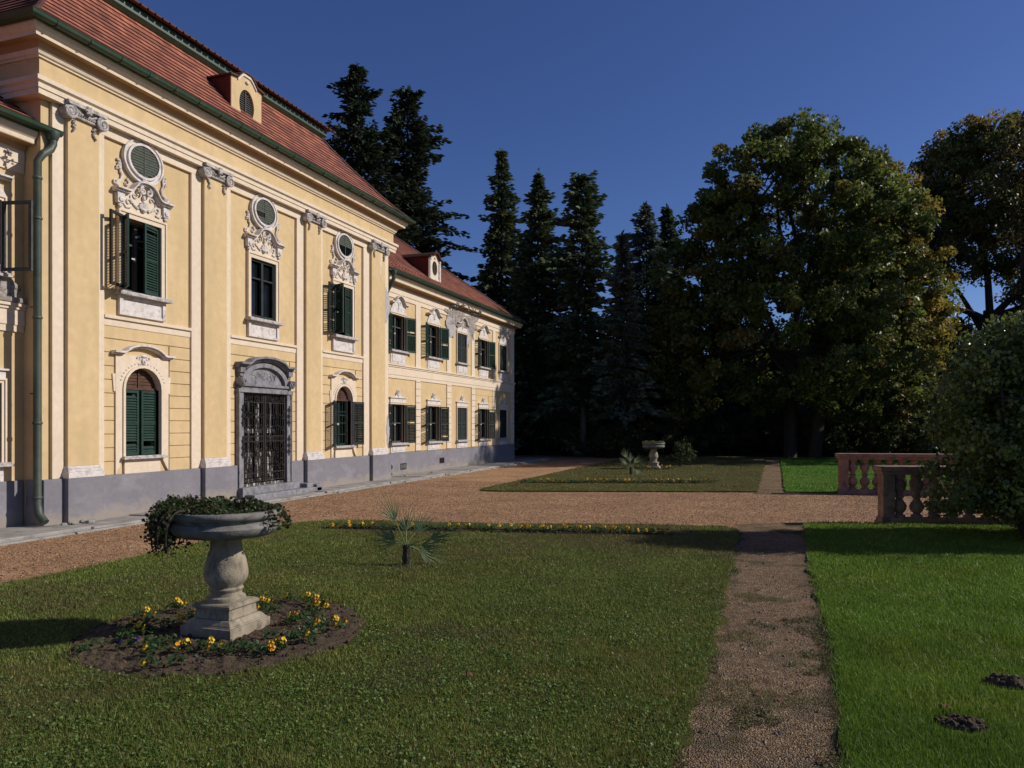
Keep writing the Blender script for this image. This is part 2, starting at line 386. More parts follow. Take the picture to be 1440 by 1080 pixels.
# pilasters
def spiral(cs, cz, r, turns, flip, n=26):
    out = []
    for i in range(n + 1):
        t = i / n; q = math.pi / 2 + flip * turns * 2 * math.pi * t; rr = r * (1 - .82 * t)
        out.append((cs + rr * math.cos(q), cz + rr * math.sin(q)))
    return out
pil = [(9.43, 10.05), (12.62, 13.3), (16.21, 16.87), (19.47, 20.28)]
for i, (a, c) in enumerate(pil):
    p = MB(PX); p.fb(a, c, 1.0, 7.0, 0, .13)
    po = p.build('pilaster', M['yellow'], pal, bevel=.008)
    q = MB(PX); q.fb(a - .05, c + .05, .8, .9, 0, .21); q.fb(a - .03, c + .03, .9, .95, 0, .18); q.fb(a - .015, c + .015, .95, 1.0, 0, .155)
    q.build('pilaster_base', M['white'], po, bevel=.01)
    q = MB(PX); m_ = (a + c) / 2; hw = (c - a) / 2 + .06
    q.prism([(m_ - hw, 7.03), (m_ + hw, 7.03), (m_ + hw + .03, 7.09), (m_ - hw - .03, 7.09)], 0, .25)
    q.fb(m_ - hw + .02, m_ + hw - .02, 6.86, 7.03, .0, .165)
    q.ft([(m_ - hw + .1, 6.88), (m_ + hw - .1, 6.88)], .018, .17)
    for k in range(9):
        u = m_ - hw + .2 + (2 * hw - .4) * k / 8; q.ball((PX + .17, u, 6.93), (.03, .022, .035))
    for sg in (-1, 1):
        cx = m_ + sg * (hw - .05); sp = spiral(cx, 6.92, .12, 2.1, sg)
        q.ft(sp, [.028 * (1 - .5 * k / 26) for k in range(27)], .215)
        q.ft([(cx, 6.92)] * 1 + [(cx + .001, 6.92)], .1, .19, 12) if False else None
        q.tube([(PX + .02, cx, 6.92), (PX + .205, cx, 6.92)], .11, 16)
        q.tube([(PX + .2, cx, 6.92), (PX + .235, cx, 6.92)], .03, 8)
        u = m_ + sg * (hw - .17)
        for k in range(7):
            q.ball((PX + .15, u + rnd.uniform(-.03, .03), 6.8 - .028 * k), (.03, .03 - .002 * k, .022))
    q.ball((PX + .24, m_, 7.03), (.05, .065, .065))
    for k in range(6):
        t = k * math.pi / 3; q.ball((PX + .25, m_ + .055 * math.cos(t), 7.03 + .055 * math.sin(t)), (.03, .03, .03), 6)
    q.ft([(m_ - .2, 7.0), (m_ - .1, 6.94), (m_, 6.96), (m_ + .1, 6.94), (m_ + .2, 7.0)], .02, .19)
    q.build('capital', M['whitegrey'], po, smooth=True)
# entablature
pth = [(BACK, S0), (PX, S0), (PX, S1), (BACK, S1)]
b = MB(); b.sweep(pth, [(-.05, 7.0), (.17, 7.0), (.17, 7.09), (.19, 7.095), (.19, 7.17), (.235, 7.2), (.235, 7.27), (.15, 7.285), (-.05, 7.285)]); b.build('architrave', M['cream'], pal)
b = MB(); b.sweep(pth, [(-.05, 7.285), (.115, 7.285), (.115, 7.6), (-.05, 7.6)]); b.build('frieze', M['yellow'], pal)
b = MB(); b.sweep(pth, [(-.05, 7.6), (.15, 7.6), (.15, 7.63), (.18, 7.64), (.2, 7.69), (.21, 7.705), (-.05, 7.705)]); b.build('bed_moulding', M['cream'], pal)
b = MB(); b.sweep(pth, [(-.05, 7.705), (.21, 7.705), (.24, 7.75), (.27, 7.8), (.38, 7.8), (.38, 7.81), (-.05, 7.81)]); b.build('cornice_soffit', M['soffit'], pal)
b = MB(); b.sweep(pth, [(-.05, 7.81), (.385, 7.805), (.39, 7.86), (.4, 7.865), (.44, 7.9), (.46, 7.96), (.46, 7.985), (-.05, 7.985)]); b.build('cornice', M['cream'], pal)
def gutter(name, path, d, z, r, parent):
    g = MB(); prof = [(d + r * math.cos(t), z - r * math.sin(t)) for t in [math.pi * k / 8 for k in range(9)]]
    prof += [(d - r * .85 * math.cos(t), z + .006 - r * .85 * math.sin(t)) for t in [math.pi * k / 8 for k in range(9)]]
    prof.insert(0, (d + r + .012, z + .012))
    g.sweep(path, prof)
    return g.build(name, M['green'], parent, smooth=True)
gutter('gutter', pth, .56, 8.05, .075, pal)
b = MB(); b.sweep(pth, [(.2, 7.988), (.475, 7.988), (.5, 8.02), (.5, 8.05), (.2, 8.05)]); b.build('eaves_board', M['green'], pal)
y = S0 - .2
while y < S1 + .4:
    b = MB(PX); b.tube([(PX + .64, y, 8.045), (PX + .625, y, 7.995), (PX + .56, y, 7.962), (PX + .49, y, 7.99)], .012, 5); y += .62
    b.build('gutter_bracket', M['green'], pal)

# tiled slopes with real overlapping courses
def tiled(name, path, prof, zref, parent, axis='y', course=.2, closed=False):
    """prof: (offset, z) from eave to top; builds saw-tooth courses"""
    L = [0]
    for i in range(1, len(prof)): L.append(L[-1] + math.dist(prof[i], prof[i - 1]))
    def at(t):
        for i in range(1, len(L)):
            if t <= L[i] + 1e-9:
                u = (t - L[i - 1]) / (L[i] - L[i - 1]); a, c = prof[i - 1], prof[i]
                n = Vector((c[1] - a[1], -(c[0] - a[0]))).normalized()
                return Vector((a[0] + (c[0] - a[0]) * u, a[1] + (c[1] - a[1]) * u)), n
        return Vector(prof[-1]), Vector((0, 1))
    n = int(L[-1] / course); pts = []; uvs = []
    for k in range(n):
        p0, n0 = at(k * L[-1] / n); p1, n1 = at((k + 1) * L[-1] / n)
        a = p0 + n0 * .022; pts += [tuple(a), tuple(p1 + n1 * .002)]
    out = []
    for i in range(len(path) - 1):
        mb = MB(); mb.sweep_uv = None
        sub = MB(); sub.sweep(path, pts, False)
        k = len(pts); vs = sub.v[i * k:(i + 2) * k]
        fs = [(j, k + j, k + j + 1, j + 1) for j in range(k - 1)]
        me = bpy.data.meshes.new(name); o0 = WL[parent.name]
        me.from_pydata([(v[0] - o0.x, v[1] - o0.y, v[2] - o0.z) for v in vs], [], fs); me.update()
        l = me.uv_layers.new(name='UVMap')
        for p in me.polygons:
            for li in p.loop_indices:
                vi = me.loops[li].vertex_index % k; l.data[li].uv = (0, ((vi + 1) // 2) * .16 + (.001 if vi % 2 == 0 else -.001))
        d = Vector(path[i + 1]) - Vector(path[i])
        out.append(link_mesh(name, me, M['tile_y'] if abs(d.y) > abs(d.x) else M['tile_x'], parent))
    return out
mprof = [(.53, 8.06), (.2, 8.33), (-.2, 8.72), (-.8, 9.37), (-1.25, 9.9), (-1.5, 10.25)]
ring4 = [(BACK, S0), (PX, S0), (PX, S1), (BACK, S1), (BACK, S0)]
rf = empty('roof_group', (PX, 20.7, 0), None, None); bpy.data.objects.remove(rf)
main_roofs = tiled('roof', pth, mprof, 0, pal)
for yy, sg in ((S0, -1), (S1, 1)):
    b = MB(); b.tube([(PX + d, yy + sg * d, z + .02) for d, z in mprof], .045, 6)
    b.build('hip_tiles', M['tile_y'], main_roofs[1])
b = MB(); b.sweep(pth, [(-1.6, 10.2), (-1.42, 10.2), (-1.33, 10.27), (-1.33, 10.42), (-1.6, 10.42)]); b.build('roof_fascia', M['green'], pal)
up = tiled('upper_roof', [(BACK, S0), (PX, S0), (PX, S1), (BACK, S1)], [(-1.2, 10.44), (-1.6, 10.56), (-5.2, 12.0)], 0, pal)
b = MB()                      # projecting rounded ends of the lowest course of the upper roof
y = S0 + 1.22
while y < S1 - 1.22: b.box(PX - 1.23, PX - 1.17, y, y + .15, 10.425, 10.47); y += .2
b.build('eaves_tiles', M['tile_y'], up[1])
b = MB(); b.box(PX - 7, PX - 5.0, S0 + 5.2, S1 - 5.2 + .01, 11.9, 12.05); b.build('roof_ridge', M['tile_y'], pal)

def wing_extras(path, parent=pal, gp=None):
    b = MB(); b.sweep(path, [(-.05, 5.95), (.05, 5.95), (.05, 6.17), (-.05, 6.17)]); b.build('frieze', M['cream'], parent)
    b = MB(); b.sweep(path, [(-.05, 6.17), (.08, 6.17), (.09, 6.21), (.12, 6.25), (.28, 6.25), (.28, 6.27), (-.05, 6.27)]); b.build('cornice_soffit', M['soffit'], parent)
    b = MB(); b.sweep(path, [(-.05, 6.27), (.285, 6.262), (.29, 6.33), (.33, 6.37), (.35, 6.43), (.35, 6.45), (-.05, 6.45)]); b.build('cornice', M['cream'], parent)
    b = MB(); b.sweep(path, [(.1, 6.452), (.36, 6.452), (.39, 6.48), (.39, 6.52), (.1, 6.52)]); b.build('eaves_board', M['green'], parent)
    gutter('gutter', gp or path, .46, 6.53, .07, parent)
rp = [(PW, S1 + .02), (PW, WE), (BACK + .5, WE)]
lp = [(BACK + .5, LE), (PW, LE), (PW, S0 - .02)]
wing_extras(rp); wing_extras(lp, gp=[lp[0], lp[1], (PW, S0 + .3)])
kk = .75; wprof = [(.42, 6.55), (.1, 6.76), (-5.2, 6.76 + 5.3 * kk)]
rroof = tiled('roof', rp, wprof, 0, pal)
b = MB(); b.tube([(PW + d, WE + d, z + .02) for d, z in wprof], .05, 6); b.build('hip_tiles', M['tile_y'], rroof[0])
b = MB(); b.tube([(PW - 5.2, S1, wprof[-1][1]), (PW - 5.2, WE - 5.2, wprof[-1][1])], .07, 6); b.build('ridge_tiles', M['tile_y'], rroof[0])
lroof = tiled('roof', lp, wprof, 0, pal)
b = MB(); b.add([(PW - 5.2, S1, wprof[-1][1]), (PW - 5.2, WE - 5.2, wprof[-1][1]), (BACK + .1, WE + .4, 6.55), (BACK + .1, S1, 6.55)], [(0, 1, 2, 3)]); b.build('back_roof', M['tile_y'], pal)
b = MB(); b.add([(PW - 5.2, LE + 5.2, wprof[-1][1]), (PW - 5.2, S0, wprof[-1][1]), (BACK + .1, S0, 6.55), (BACK + .1, LE - .4, 6.55)], [(0, 1, 2, 3)])
b.build('back_roof', M['tile_y'], pal)
# snow guards on the right wing roof
y = S1 + .6
while y < 24.3:
    b = MB(); b.tube([(PW + .08, y, 6.8), (PW + .1, y, 6.87), (PW + .02, y, 6.85)], .008, 4); y += .23
    b.build('snow_guard', M['brownwood'], rroof[0])

# --- pieces shared by windows
def leaf_into(mb, hinge_s, side, ang, w, z0, z1, d=.03, missing=(), lean=.0):
    """louvred shutter leaf; side -1 hinges at the low-s edge, +1 at the high-s edge; ang 0 closed, 180 open"""
    i0 = len(mb.v); fw = .05; t = .034; n = 0
    mb.box(-t / 2, t / 2, 0, fw, z0, z1); mb.box(-t / 2, t / 2, w - fw, w, z0, z1)
    for a in (z0, z1 - fw, (z0 + z1) / 2 - .02): mb.box(-t / 2, t / 2, fw, w - fw, a, a + fw * (1 if a != z0 else 1.3))
    z = z0 + fw + .03; k = 0
    while z < z1 - fw - .02:
        if k not in missing:
            c = 0.021; mb.add([(-t / 2, fw, z + c), (-t / 2, w - fw, z + c), (t / 2, w - fw, z - c), (t / 2, fw, z - c),
                               (-t / 2, fw, z + c + .006), (-t / 2, w - fw, z + c + .006), (t / 2, w - fw, z - c + .006), (t / 2, fw, z - c + .006)],
                              [(0, 1, 2, 3), (4, 7, 6, 5), (0, 3, 7, 4), (1, 5, 6, 2), (0, 4, 5, 1), (3, 2, 6, 7)])
        z += .05; k += 1
    a = R(ang)
    dirv = Vector((math.sin(a), math.cos(a) if side < 0 else -math.cos(a), 0)); nv = Vector((dirv.y, -dirv.x, 0)) * (1 if side < 0 else -1)
    m4 = Matrix(((nv.x, dirv.x, 0, mb.px + d), (nv.y, dirv.y, 0, hinge_s), (0, 0, 1, 0), (0, 0, 0, 1)))
    mb.xf(i0, m4)
def sash(parent, px, s0, s1, z0, z1, depth=-.2, mat='sash', halves=True, handle=True, bars=(.66,)):
    g = MB(px); g.add([(px + depth - .02, s0, z0), (px + depth - .02, s1, z0), (px + depth - .02, s1, z1), (px + depth - .02, s0, z1)], [(0, 1, 2, 3)])
    g.build('pane', M['glass'], parent)
    f = MB(px); m_ = (s0 + s1) / 2
    f.fb(s0, s0 + .05, z0, z1, depth, depth + .06); f.fb(s1 - .05, s1, z0, z1, depth, depth + .06)
    f.fb(s0 + .05, s1 - .05, z0, z0 + .06, depth, depth + .06); f.fb(s0 + .05, s1 - .05, z1 - .05, z1, depth, depth + .06)
    f.fb(m_ - .035, m_ + .035, z0 + .06, z1 - .05, depth, depth + .07)
    for q in bars:
        z = z0 + (z1 - z0) * q; f.fb(s0 + .05, m_ - .035, z, z + .035, depth, depth + .055); f.fb(m_ + .035, s1 - .05, z, z + .035, depth, depth + .055)
    f.build('sash', M[mat], parent)
    if handle:
        h = MB(px); h.fb(m_ - .13, m_ - .03, z0 + (z1 - z0) * .47, z0 + (z1 - z0) * .49, depth + .09, depth + .105)
        h.fb(m_ - .05, m_ - .035, z0 + (z1 - z0) * .45, z0 + (z1 - z0) * .51, depth + .07, depth + .1); h.build('handle', M['white'], parent)
def surround(mb, s0, s1, z0, z1, w=.12, d=.05):
    o = [(s0 - w, z0 - .02), (s1 + w, z0 - .02), (s1 + w, z1 + w), (s0 - w, z1 + w)]; i = [(s0, z0 - .02), (s1, z0 - .02), (s1, z1), (s0, z1)]
    mb.ring(o, i, -.05, d)
    o = [(s0 - w, z0 - .02), (s1 + w, z0 - .02), (s1 + w, z1 + w), (s0 - w, z1 + w)]; i = [(s0 - w + .035, z0 - .02), (s1 + w - .035, z0 - .02), (s1 + w - .035, z1 + w - .035), (s0 - w + .035, z1 + w - .035)]
    mb.ring(o, i, d - .001, d + .022)
def arc(c, z, r, a0, a1, n, rz=None):
    rz = rz or r
    return [(c + r * math.cos(R(a0 + (a1 - a0) * i / n)), z + rz * math.sin(R(a0 + (a1 - a0) * i / n))) for i in range(n + 1)]
def scroll(mb, pts, r0, r1, d):
    n = len(pts); mb.ft(pts, [r0 + (r1 - r0) * i / (n - 1) for i in range(n)], d)
def curl(cs, cz, r, a0, sweepdeg, shrink=.75, n=14):
    return [(cs + r * (1 - shrink * i / n) * math.cos(R(a0 + sweepdeg * i / n)), cz + r * (1 - shrink * i / n) * math.sin(R(a0 + sweepdeg * i / n))) for i in range(n + 1)]

# --- first floor windows of the centre block
def upper_main(c, kind):
    s0, s1, z0, z1 = c - .45, c + .45, 4.16, 5.5
    f = MB(PX); surround(f, s0, s1, z0, z1)
    w = f.build('window', M['cream'], pal, bevel=.005)
    tag(w, {'a': 'tall window with one shutter closed and an empty casement swung out, left above the arched window', 'b': 'tall unshuttered window above the stone door', 'c': 'tall window with slatted shutter open, nearest the right wing'}[kind])
    sash(w, PX, s0, s1, z0, z1, -.07 if kind == 'b' else -.2, 'shutterdark' if kind == 'b' else 'sash', handle=kind != 'b')
    q = MB(PX); q.fb(s0 - .17, s1 + .17, 4.06, 4.11, 0, .17); q.fb(s0 - .13, s1 + .13, 4.11, 4.14, -.2, .13); q.build('sill', M['whitegrey'], w, bevel=.006)
    q = MB(PX); q.fb(s0 - .1, s1 + .1, 3.7, 4.06, 0, .035); q.fb(s0 - .1, s0 - .02, 3.7, 4.06, .035, .065); q.fb(s1 + .02, s1 + .1, 3.7, 4.06, .035, .065); q.fb(s0 - .02, s1 + .02, 3.7, 3.75, .035, .06); q.fb(s0 - .02, s1 + .02, 4.01, 4.06, .035, .06)
    q.build('apron', M['white'], w, bevel=.005)
    # pediment
    q = MB(PX)
    q.prism([(c - .55, 5.63), (c + .55, 5.63), (c + .55, 5.95), (c + .3, 6.0), (c + .16, 6.16), (c - .16, 6.16), (c - .3, 6.0), (c - .55, 5.95)], 0, .035)
    q.build('pediment_field', M['cream'], w)
    q = MB(PX)
    half = [(c - .67, 5.93), (c - .4, 5.93), (c - .34, 5.95), (c - .28, 6.02), (c - .22, 6.1), (c - .15, 6.15), (c - .07, 6.17), (c, 6.175)]
    pts = half + [(2 * c - a, z) for a, z in reversed(half[:-1])]
    q.ribbon(pts, .035, 0, .12); q.ribbon([(a, z + .035) for a, z in pts], .03, 0, .17); q.ribbon([(a, z - .02) for a, z in pts], .02, 0, .08)
    for sg in (-1, 1):
        u = c + sg * .54
        q.prism([(u - .07, 5.72), (u + .07, 5.72), (u + .08, 5.9), (u - .08, 5.9)], 0, .09); q.ball((PX + .08, u, 5.79), (.05, .07, .06)); q.ball((PX + .06, u, 5.68), (.03, .045, .04))
        scroll(q, curl(c + sg * .07, 6.06, .075, 90, -sg * 420), .028, .016, .12)
        # acanthus scrolls climbing from the hood to the oval
        S = [(c + sg * .6, 6.04), (c + sg * .56, 6.12), (c + sg * .49, 6.16), (c + sg * .47, 6.25), (c + sg * .51, 6.34), (c + sg * .5, 6.44), (c + sg * .53, 6.52)]
        scroll(q, S, .032, .016, .03); scroll(q, curl(c + sg * .61, 6.1, .06, 180 if sg > 0 else 0, sg * 330), .022, .012, .03)
        scroll(q, curl(c + sg * .56, 6.36, .05, 180 if sg > 0 else 0, -sg * 300), .02, .01, .03); scroll(q, curl(c + sg * .37, 6.14, .07, 90, sg * 300), .025, .012, .03)
        for k in range(4): q.ball((PX + .03, c + sg * (.5 + .02 * k), 6.3 + .07 * k), (.03, .03, .035), 6)
        scroll(q, [(c + sg * .12, 5.72), (c + sg * .22, 5.77), (c + sg * .3, 5.86), (c + sg * .3, 5.93)], .022, .01, .05)
        scroll(q, curl(c + sg * .34, 5.79, .07, 180 if sg > 0 else 0, -sg * 330), .02, .01, .05); scroll(q, curl(c + sg * .2, 5.95, .055, 0, sg * 330), .018, .01, .05)
        scroll(q, [(c + sg * .3, 5.7), (c + sg * .4, 5.68), (c + sg * .46, 5.75)], .016, .008, .05)
    for k in range(7):          # shell
        a = R(90 + (k - 3) * 24); L = .15 - .012 * abs(k - 3)
        q.ft([(c, 5.73), (c + L * .6 * math.cos(a), 5.73 + L * .6 * math.sin(a)), (c + L * math.cos(a), 5.73 + L * math.sin(a))], [.012, .022, .03], .06)
    q.ball((PX + .06, c, 5.72), (.05, .06, .04)); q.ball((PX + .06, c, 5.95), (.04, .04, .05))
    q.build('pediment', M['white'], w, smooth=True)
    if kind == 'a':
        q = MB(PX); leaf_into(q, s1 - .01, 1, 12, .44, z0 + .01, z1 - .02, -.03, (22,)); q.build('shutter', M['shutter'], w)
        q = MB(PX); leaf_into(q, s0 + .01, -1, 122, .42, z0 + .01, z1 - .02, .02); q.build('shutter', M['shutter'], w)
        q = MB(PX); i0 = len(q.v)   # empty casement frame swung right out
        for bx in ((0, .05, z0 + .02, z1), (.42, .47, z0 + .02, z1), (.05, .42, z0 + .02, z0 + .07), (.05, .42, z1 - .05, z1)): q.box(-.02, .02, *bx)
        a = R(164); q.xf(i0, Matrix(((math.cos(a), math.sin(a), 0, PX + .09), (-math.sin(a), math.cos(a), 0, s0), (0, 0, 1, 0), (0, 0, 0, 1)))); q.build('open_casement', M['iron'], w)
    if kind == 'c':
        q = MB(PX); leaf_into(q, s1 - .01, 1, 12, .44, z0 + .01, z1 - .02, -.03, (20,)); q.build('shutter', M['shutter'], w)
        q = MB(PX); leaf_into(q, s0 + .01, -1, 112, .40, z0 + .01, z1 - .02, .02); q.build('shutter', M['shutter'], w)
        q = MB(PX); leaf_into(q, s0 - .02, -1, 168, .46, z0 + .01, z1 - .02, .06, (5, 12, 20)); q.build('shutter', M['shutterdark'], w)
    # oval window above
    o = MB(PX); cz = 6.63
    E = lambda rx, rz, n=36: [(c + rx * math.cos(2 * math.pi * k / n), cz + rz * math.sin(2 * math.pi * k / n)) for k in range(n)]
    o.ring(E(.47, .41), E(.345, .285), -.01, .06); o.ring(E(.475, .415), E(.44, .38), .02, .085); o.ring(E(.39, .33), E(.345, .285), .03, .1)
    for zz in (cz + .4, cz - .38):
        for k in (-1, 0, 1): o.ball((PX + .09, c + .05 * k, zz), (.05, .035, .065 if k == 0 else .045), 8)
    ov = o.build('oval_window', M['white'], pal, smooth=True)
    q = MB(PX); q.prism(E(.35, .29), .0, .07); q.build('pane', M['glass'] if kind == 'c' else M['dark'], ov)
    q = MB(PX); z = cz - .275; k = 0
    while z < cz + .28:
        hw = .345 * math.sqrt(max(0, 1 - ((z - cz) / .285) ** 2))
        if not (kind == 'c' and k in (0, 1, 2, 3, 4)) and not (kind == 'b' and k in (3, 4)):
            q.fb(c - hw, c + hw, z, z + .04, .071, .08 + (k % 2) * .003)
        elif kind == 'b': q.fb(c, c + hw, z, z + .04, .071, .081)
        z += .05; k += 1
    q.fb(c - .012, c + .012, cz - .28, cz + .28, .084, .091)
    q.build('louvre', surf('grey_green_louvre', (.055, .065, .05), (.1, .11, .085), 20, .8) if 'louv' not in M else M['louv'], ov)
for c, k in zip(mwin, 'abc'): upper_main(c, k)

# --- ground floor arched windows of the centre block
def lower_main(c, kind):
    s0, s1, z0, zs, zt = c - .425, c + .425, 1.12, 2.36, 2.76
    f = MB(PX)
    f.ring([(s0 - .2, .8), (s0 - .2, 2.98)] + [(s0 - .2 + (s1 - s0 + .4) * k / 12, 2.98) for k in range(13)] + [(s1 + .2, 2.98), (s1 + .2, .8)],
           [(s0, z0), (s0, zs)] + [(c - .425 * math.cos(math.pi * k / 12), zs + .4 * math.sin(math.pi * k / 12)) for k in range(13)] + [(s1, zs), (s1, z0)], -.1, .05, False)
    f.fb(s0, s1, .8, 1.06, -.02, .045)
    inn = [(s0, z0), (s0, zs)] + [(c - .425 * math.cos(math.pi * k / 12), zs + .4 * math.sin(math.pi * k / 12)) for k in range(13)] + [(s1, zs), (s1, z0)]
    out = [(s0 - .05, z0), (s0 - .05, zs)] + [(c - .475 * math.cos(math.pi * k / 12), zs + .45 * math.sin(math.pi * k / 12)) for k in range(13)] + [(s1 + .05, zs), (s1 + .05, z0)]
    f.ring(out, inn, .049, .075, False)
    for sg in (-1, 1): f.prism([(c + sg * .63 - .03, 2.3), (c + sg * .63 + .03, 2.3), (c + sg * .63 + .05, 2.5), (c + sg * .63 + .06, 2.62), (c + sg * .63 - .06, 2.62), (c + sg * .63 - .05, 2.5)], 0, .045)
    w = f.build('window', M['cream'], pal, bevel=.005)
    tag(w, 'arched ground floor window with closed green shutters' if kind == 'a' else 'arched ground floor window with dark shutters folded open')
    q = MB(PX); mid = [(c - .71, 2.97), (c - .5, 2.97)] + [(c - .45 * math.cos(R(20 + 140 * k / 12)) * 1.06, 2.92 + .21 * math.sin(R(20 + 140 * k / 12))) for k in range(13)] + [(c + .5, 2.97), (c + .71, 2.97)]
    q.ribbon(mid, .03, 0, .1); q.ribbon([(a, z + .03) for a, z in mid], .035, 0, .15)
    q.build('hood', M['white'], w)
    q = MB(PX); q.ball((PX + .06, c, 2.88), (.035, .06, .07)); q.ball((PX + .06, c, 2.98), (.03, .09, .03)); q.ball((PX + .08, c, 2.88), (.03, .025, .03))
    for sg in (-1, 1):
        scroll(q, curl(c + sg * .1, 2.93, .05, 0 if sg > 0 else 180, sg * 300), .02, .01, .055); scroll(q, curl(c + sg * .07, 2.82, .04, 0 if sg > 0 else 180, -sg * 300), .016, .01, .055)
        for k in range(8):
            a = R(78 - k * 8.5); q.ball((PX + .05, c + sg * .545 * math.cos(a), zs + .49 * math.sin(a)), (.018, .024, .02), 6)
    q.build('keystone_ornament', M['white'], w, smooth=True)
    q = MB(PX); q.fb(s0 - .09, s1 + .09, 1.06, 1.1, 0, .14); q.fb(s0 - .06, s1 + .06, 1.1, 1.12, -.15, .11); q.build('sill', M['whitegrey'], w, bevel=.005)
    q = MB(PX); n = 7
    for k in range(n): q.fb(s0 - .01, s1 + .01, zs + .03 + (.42 / n) * k, zs + .03 + (.42 / n) * (k + .86), -.12, -.08 + (k % 2) * .004)
    q.fb(c - .015, c + .015, zs + .03, zt + .02, -.079, -.06); q.fb(s0, s1, zs - .01, zs + .03, -.12, -.05)
    q.build('tympanum_boards', M['brownwood'], w)
    if kind == 'a':
        sash(w, PX, s0, s1, z0, zs, -.25)
        q = MB(PX); leaf_into(q, s0 + .01, -1, 0, .41, z0 + .01, zs - .02, -.06, (3, 21)); q.build('shutter', M['shutter'], w)
        q = MB(PX); leaf_into(q, s1 - .01, 1, 6, .41, z0 + .01, zs - .02, -.06, (2, 3, 22, 23, 24, 25)); q.build('shutter', M['shutter'], w)
    else:
        sash(w, PX, s0, s1, z0, zs, -.2, 'shutter')
        q = MB(PX)
        for k in range(1, 6): q.ft([(s0 + (s1 - s0) * k / 6, z0), (s0 + (s1 - s0) * k / 6, zs)], .01, -.1)
        for k in (1, 2, 3): q.ft([(s0, z0 + (zs - z0) * k / 4), (s1, z0 + (zs - z0) * k / 4)], .009, -.1)
        q.build('window_grille', M['shutter'], w)
        q = MB(PX); leaf_into(q, s0, -1, 155, .43, z0 + .01, zs - .02, .06); q.build('shutter', M['shutterdark'], w)
        q = MB(PX); leaf_into(q, s1, 1, 165, .43, z0 + .01, zs - .02, .06); q.build('shutter', M['shutterdark'], w)
lower_main(mwin[0], 'a'); lower_main(mwin[2], 'c')

# --- door
f = MB(PX); c = 14.67
for a in (13.7, 15.46): f.fb(a, a + .18 if a < 14 else 15.64, .3, 2.42, -.3, .1)
f.fb(13.7, 13.74, .3, 2.42, .1, .125); f.fb(15.6, 15.64, .3, 2.42, .1, .125)
f.fb(13.68, 15.66, 2.42, 2.5, -.3, .13); f.fb(13.72, 15.62, 2.5, 2.56, -.3, .1); f.fb(13.8, 15.54, 2.56, 2.62, -.1, .15)
inn = arc(c, 2.62, .72, 180, 0, 16, .4); out = arc(c, 2.62, .86, 180, 0, 16, .5)
f.ring(out, inn, -.1, .1, False)
f.prism(arc(c, 2.62, .74, 0, 180, 16, .42), -.12, .02)
door = f.build('door', M['stone'], pal, bevel=.008); tag(door, 'stone framed double door behind an ornate iron grille, under a segmental lunette')
q = MB(PX); hd = [(13.68, 3.0), (13.98, 3.0)] + [(c + .66 * math.cos(R(180 - 180 * (k + 1) / 12) ) * 1.02, 2.98 + .2 * math.sin(R(180 * (k + 1) / 12))) for k in range(11)] + [(15.36, 3.0), (15.66, 3.0)]
q.ribbon(hd, .04, 0, .16); q.ribbon([(a, z + .04) for a, z in hd], .05, 0, .23); q.ribbon([(a, z - .03) for a, z in hd], .03, 0, .12)
for sg in (-1, 1):
    u = c + sg * .87
    q.fb(u - .08, u + .08, 2.86, 2.97, 0, .15); q.fb(u - .05, u + .05, 2.78, 2.86, 0, .11)
    q.tube([(PX + .0, u + sg * .02, 2.66), (PX + .19, u + sg * .02, 2.66)], .1, 14); scroll(q, curl(u + sg * .02, 2.66, .08, 90, -sg * 560), .02, .012, .2)
    q.fb(u - .04, u + .04, 2.5, 2.62, 0, .12)
q.build('door_hood', M['stone'], door, bevel=.006)
q = MB(PX)
for k in range(60):
    u = c + rnd.gauss(0, .28); z = 2.82 + rnd.gauss(0, .06)
    if abs(u - c) < .6 and 2.68 < z < 2.97 - .25 * abs(u - c): q.ball((PX + .022, u, z), (.014, rnd.uniform(.012, .035), rnd.uniform(.01, .03)), 6)
q.fb(c - .3, c + .3, 2.63, 2.67, .02, .03)
q.build('lunette_relief', M['stone'], door, smooth=True)
q = MB(PX); q.fb(13.9, 15.44, .3, .36, -.3, .02)
for a, e in ((13.9, 14.66), (14.68, 15.44)):
    q.fb(a, a + .09, .36, 2.4, -.22, -.17); q.fb(e - .09, e, .36, 2.4, -.22, -.17)
    for z in (.36, .95, 1.5, 2.3): q.fb(a + .09, e - .09, z, z + .1, -.22, -.17)
    q.fb(a + .09, e - .09, .46, .95, -.215, -.2)
    q.fb(a + .2, a + .24, 1.05, 2.3, -.21, -.18); q.fb(e - .27, e - .23, 1.05, 2.3, -.21, -.18)
q.build('door_leaf', M['doorwood'], door)
q = MB(PX); q.add([(PX - .225, 13.88, .36), (PX - .225, 15.46, .36), (PX - .225, 15.46, 2.42), (PX - .225, 13.88, 2.42)], [(0, 1, 2, 3)]); q.build('door_glass', M['glass'], door)
q = MB(PX)
for i in range(2):
    a = 13.9 + i * .78; e = a + .76
    for s_ in (a + .02, e - .02): q.fb(s_ - .018, s_ + .018, .38, 2.4, .02, .05)
    for z in (.4, .58, 1.3, 1.42, 2.2, 2.38): q.fb(a, e, z, z + .02, .025, .045)
    for k in range(1, 9):
        u = a + (e - a) * k / 9; q.fb(u - .007, u + .007, .4, 2.4, .03, .042)
    for k in range(4):
        u = a + (e - a) * (k + .5) / 4
        for z, rr in ((.49, .07), (1.36, .055), (2.29, .07), (.78, .08), (1.08, .075), (1.62, .08), (1.9, .08)):
            q.ft(curl(u, z, rr, rnd.choice((0, 180, 90)), rnd.choice((-420, 420)), .8, 16), .009, .05, 5)
    for k in range(16):
        u = a + rnd.uniform(.05, .7); z = rnd.uniform(.5, 2.3); q.ball((PX + .05, u, z), (.012, .022, .03), 6)
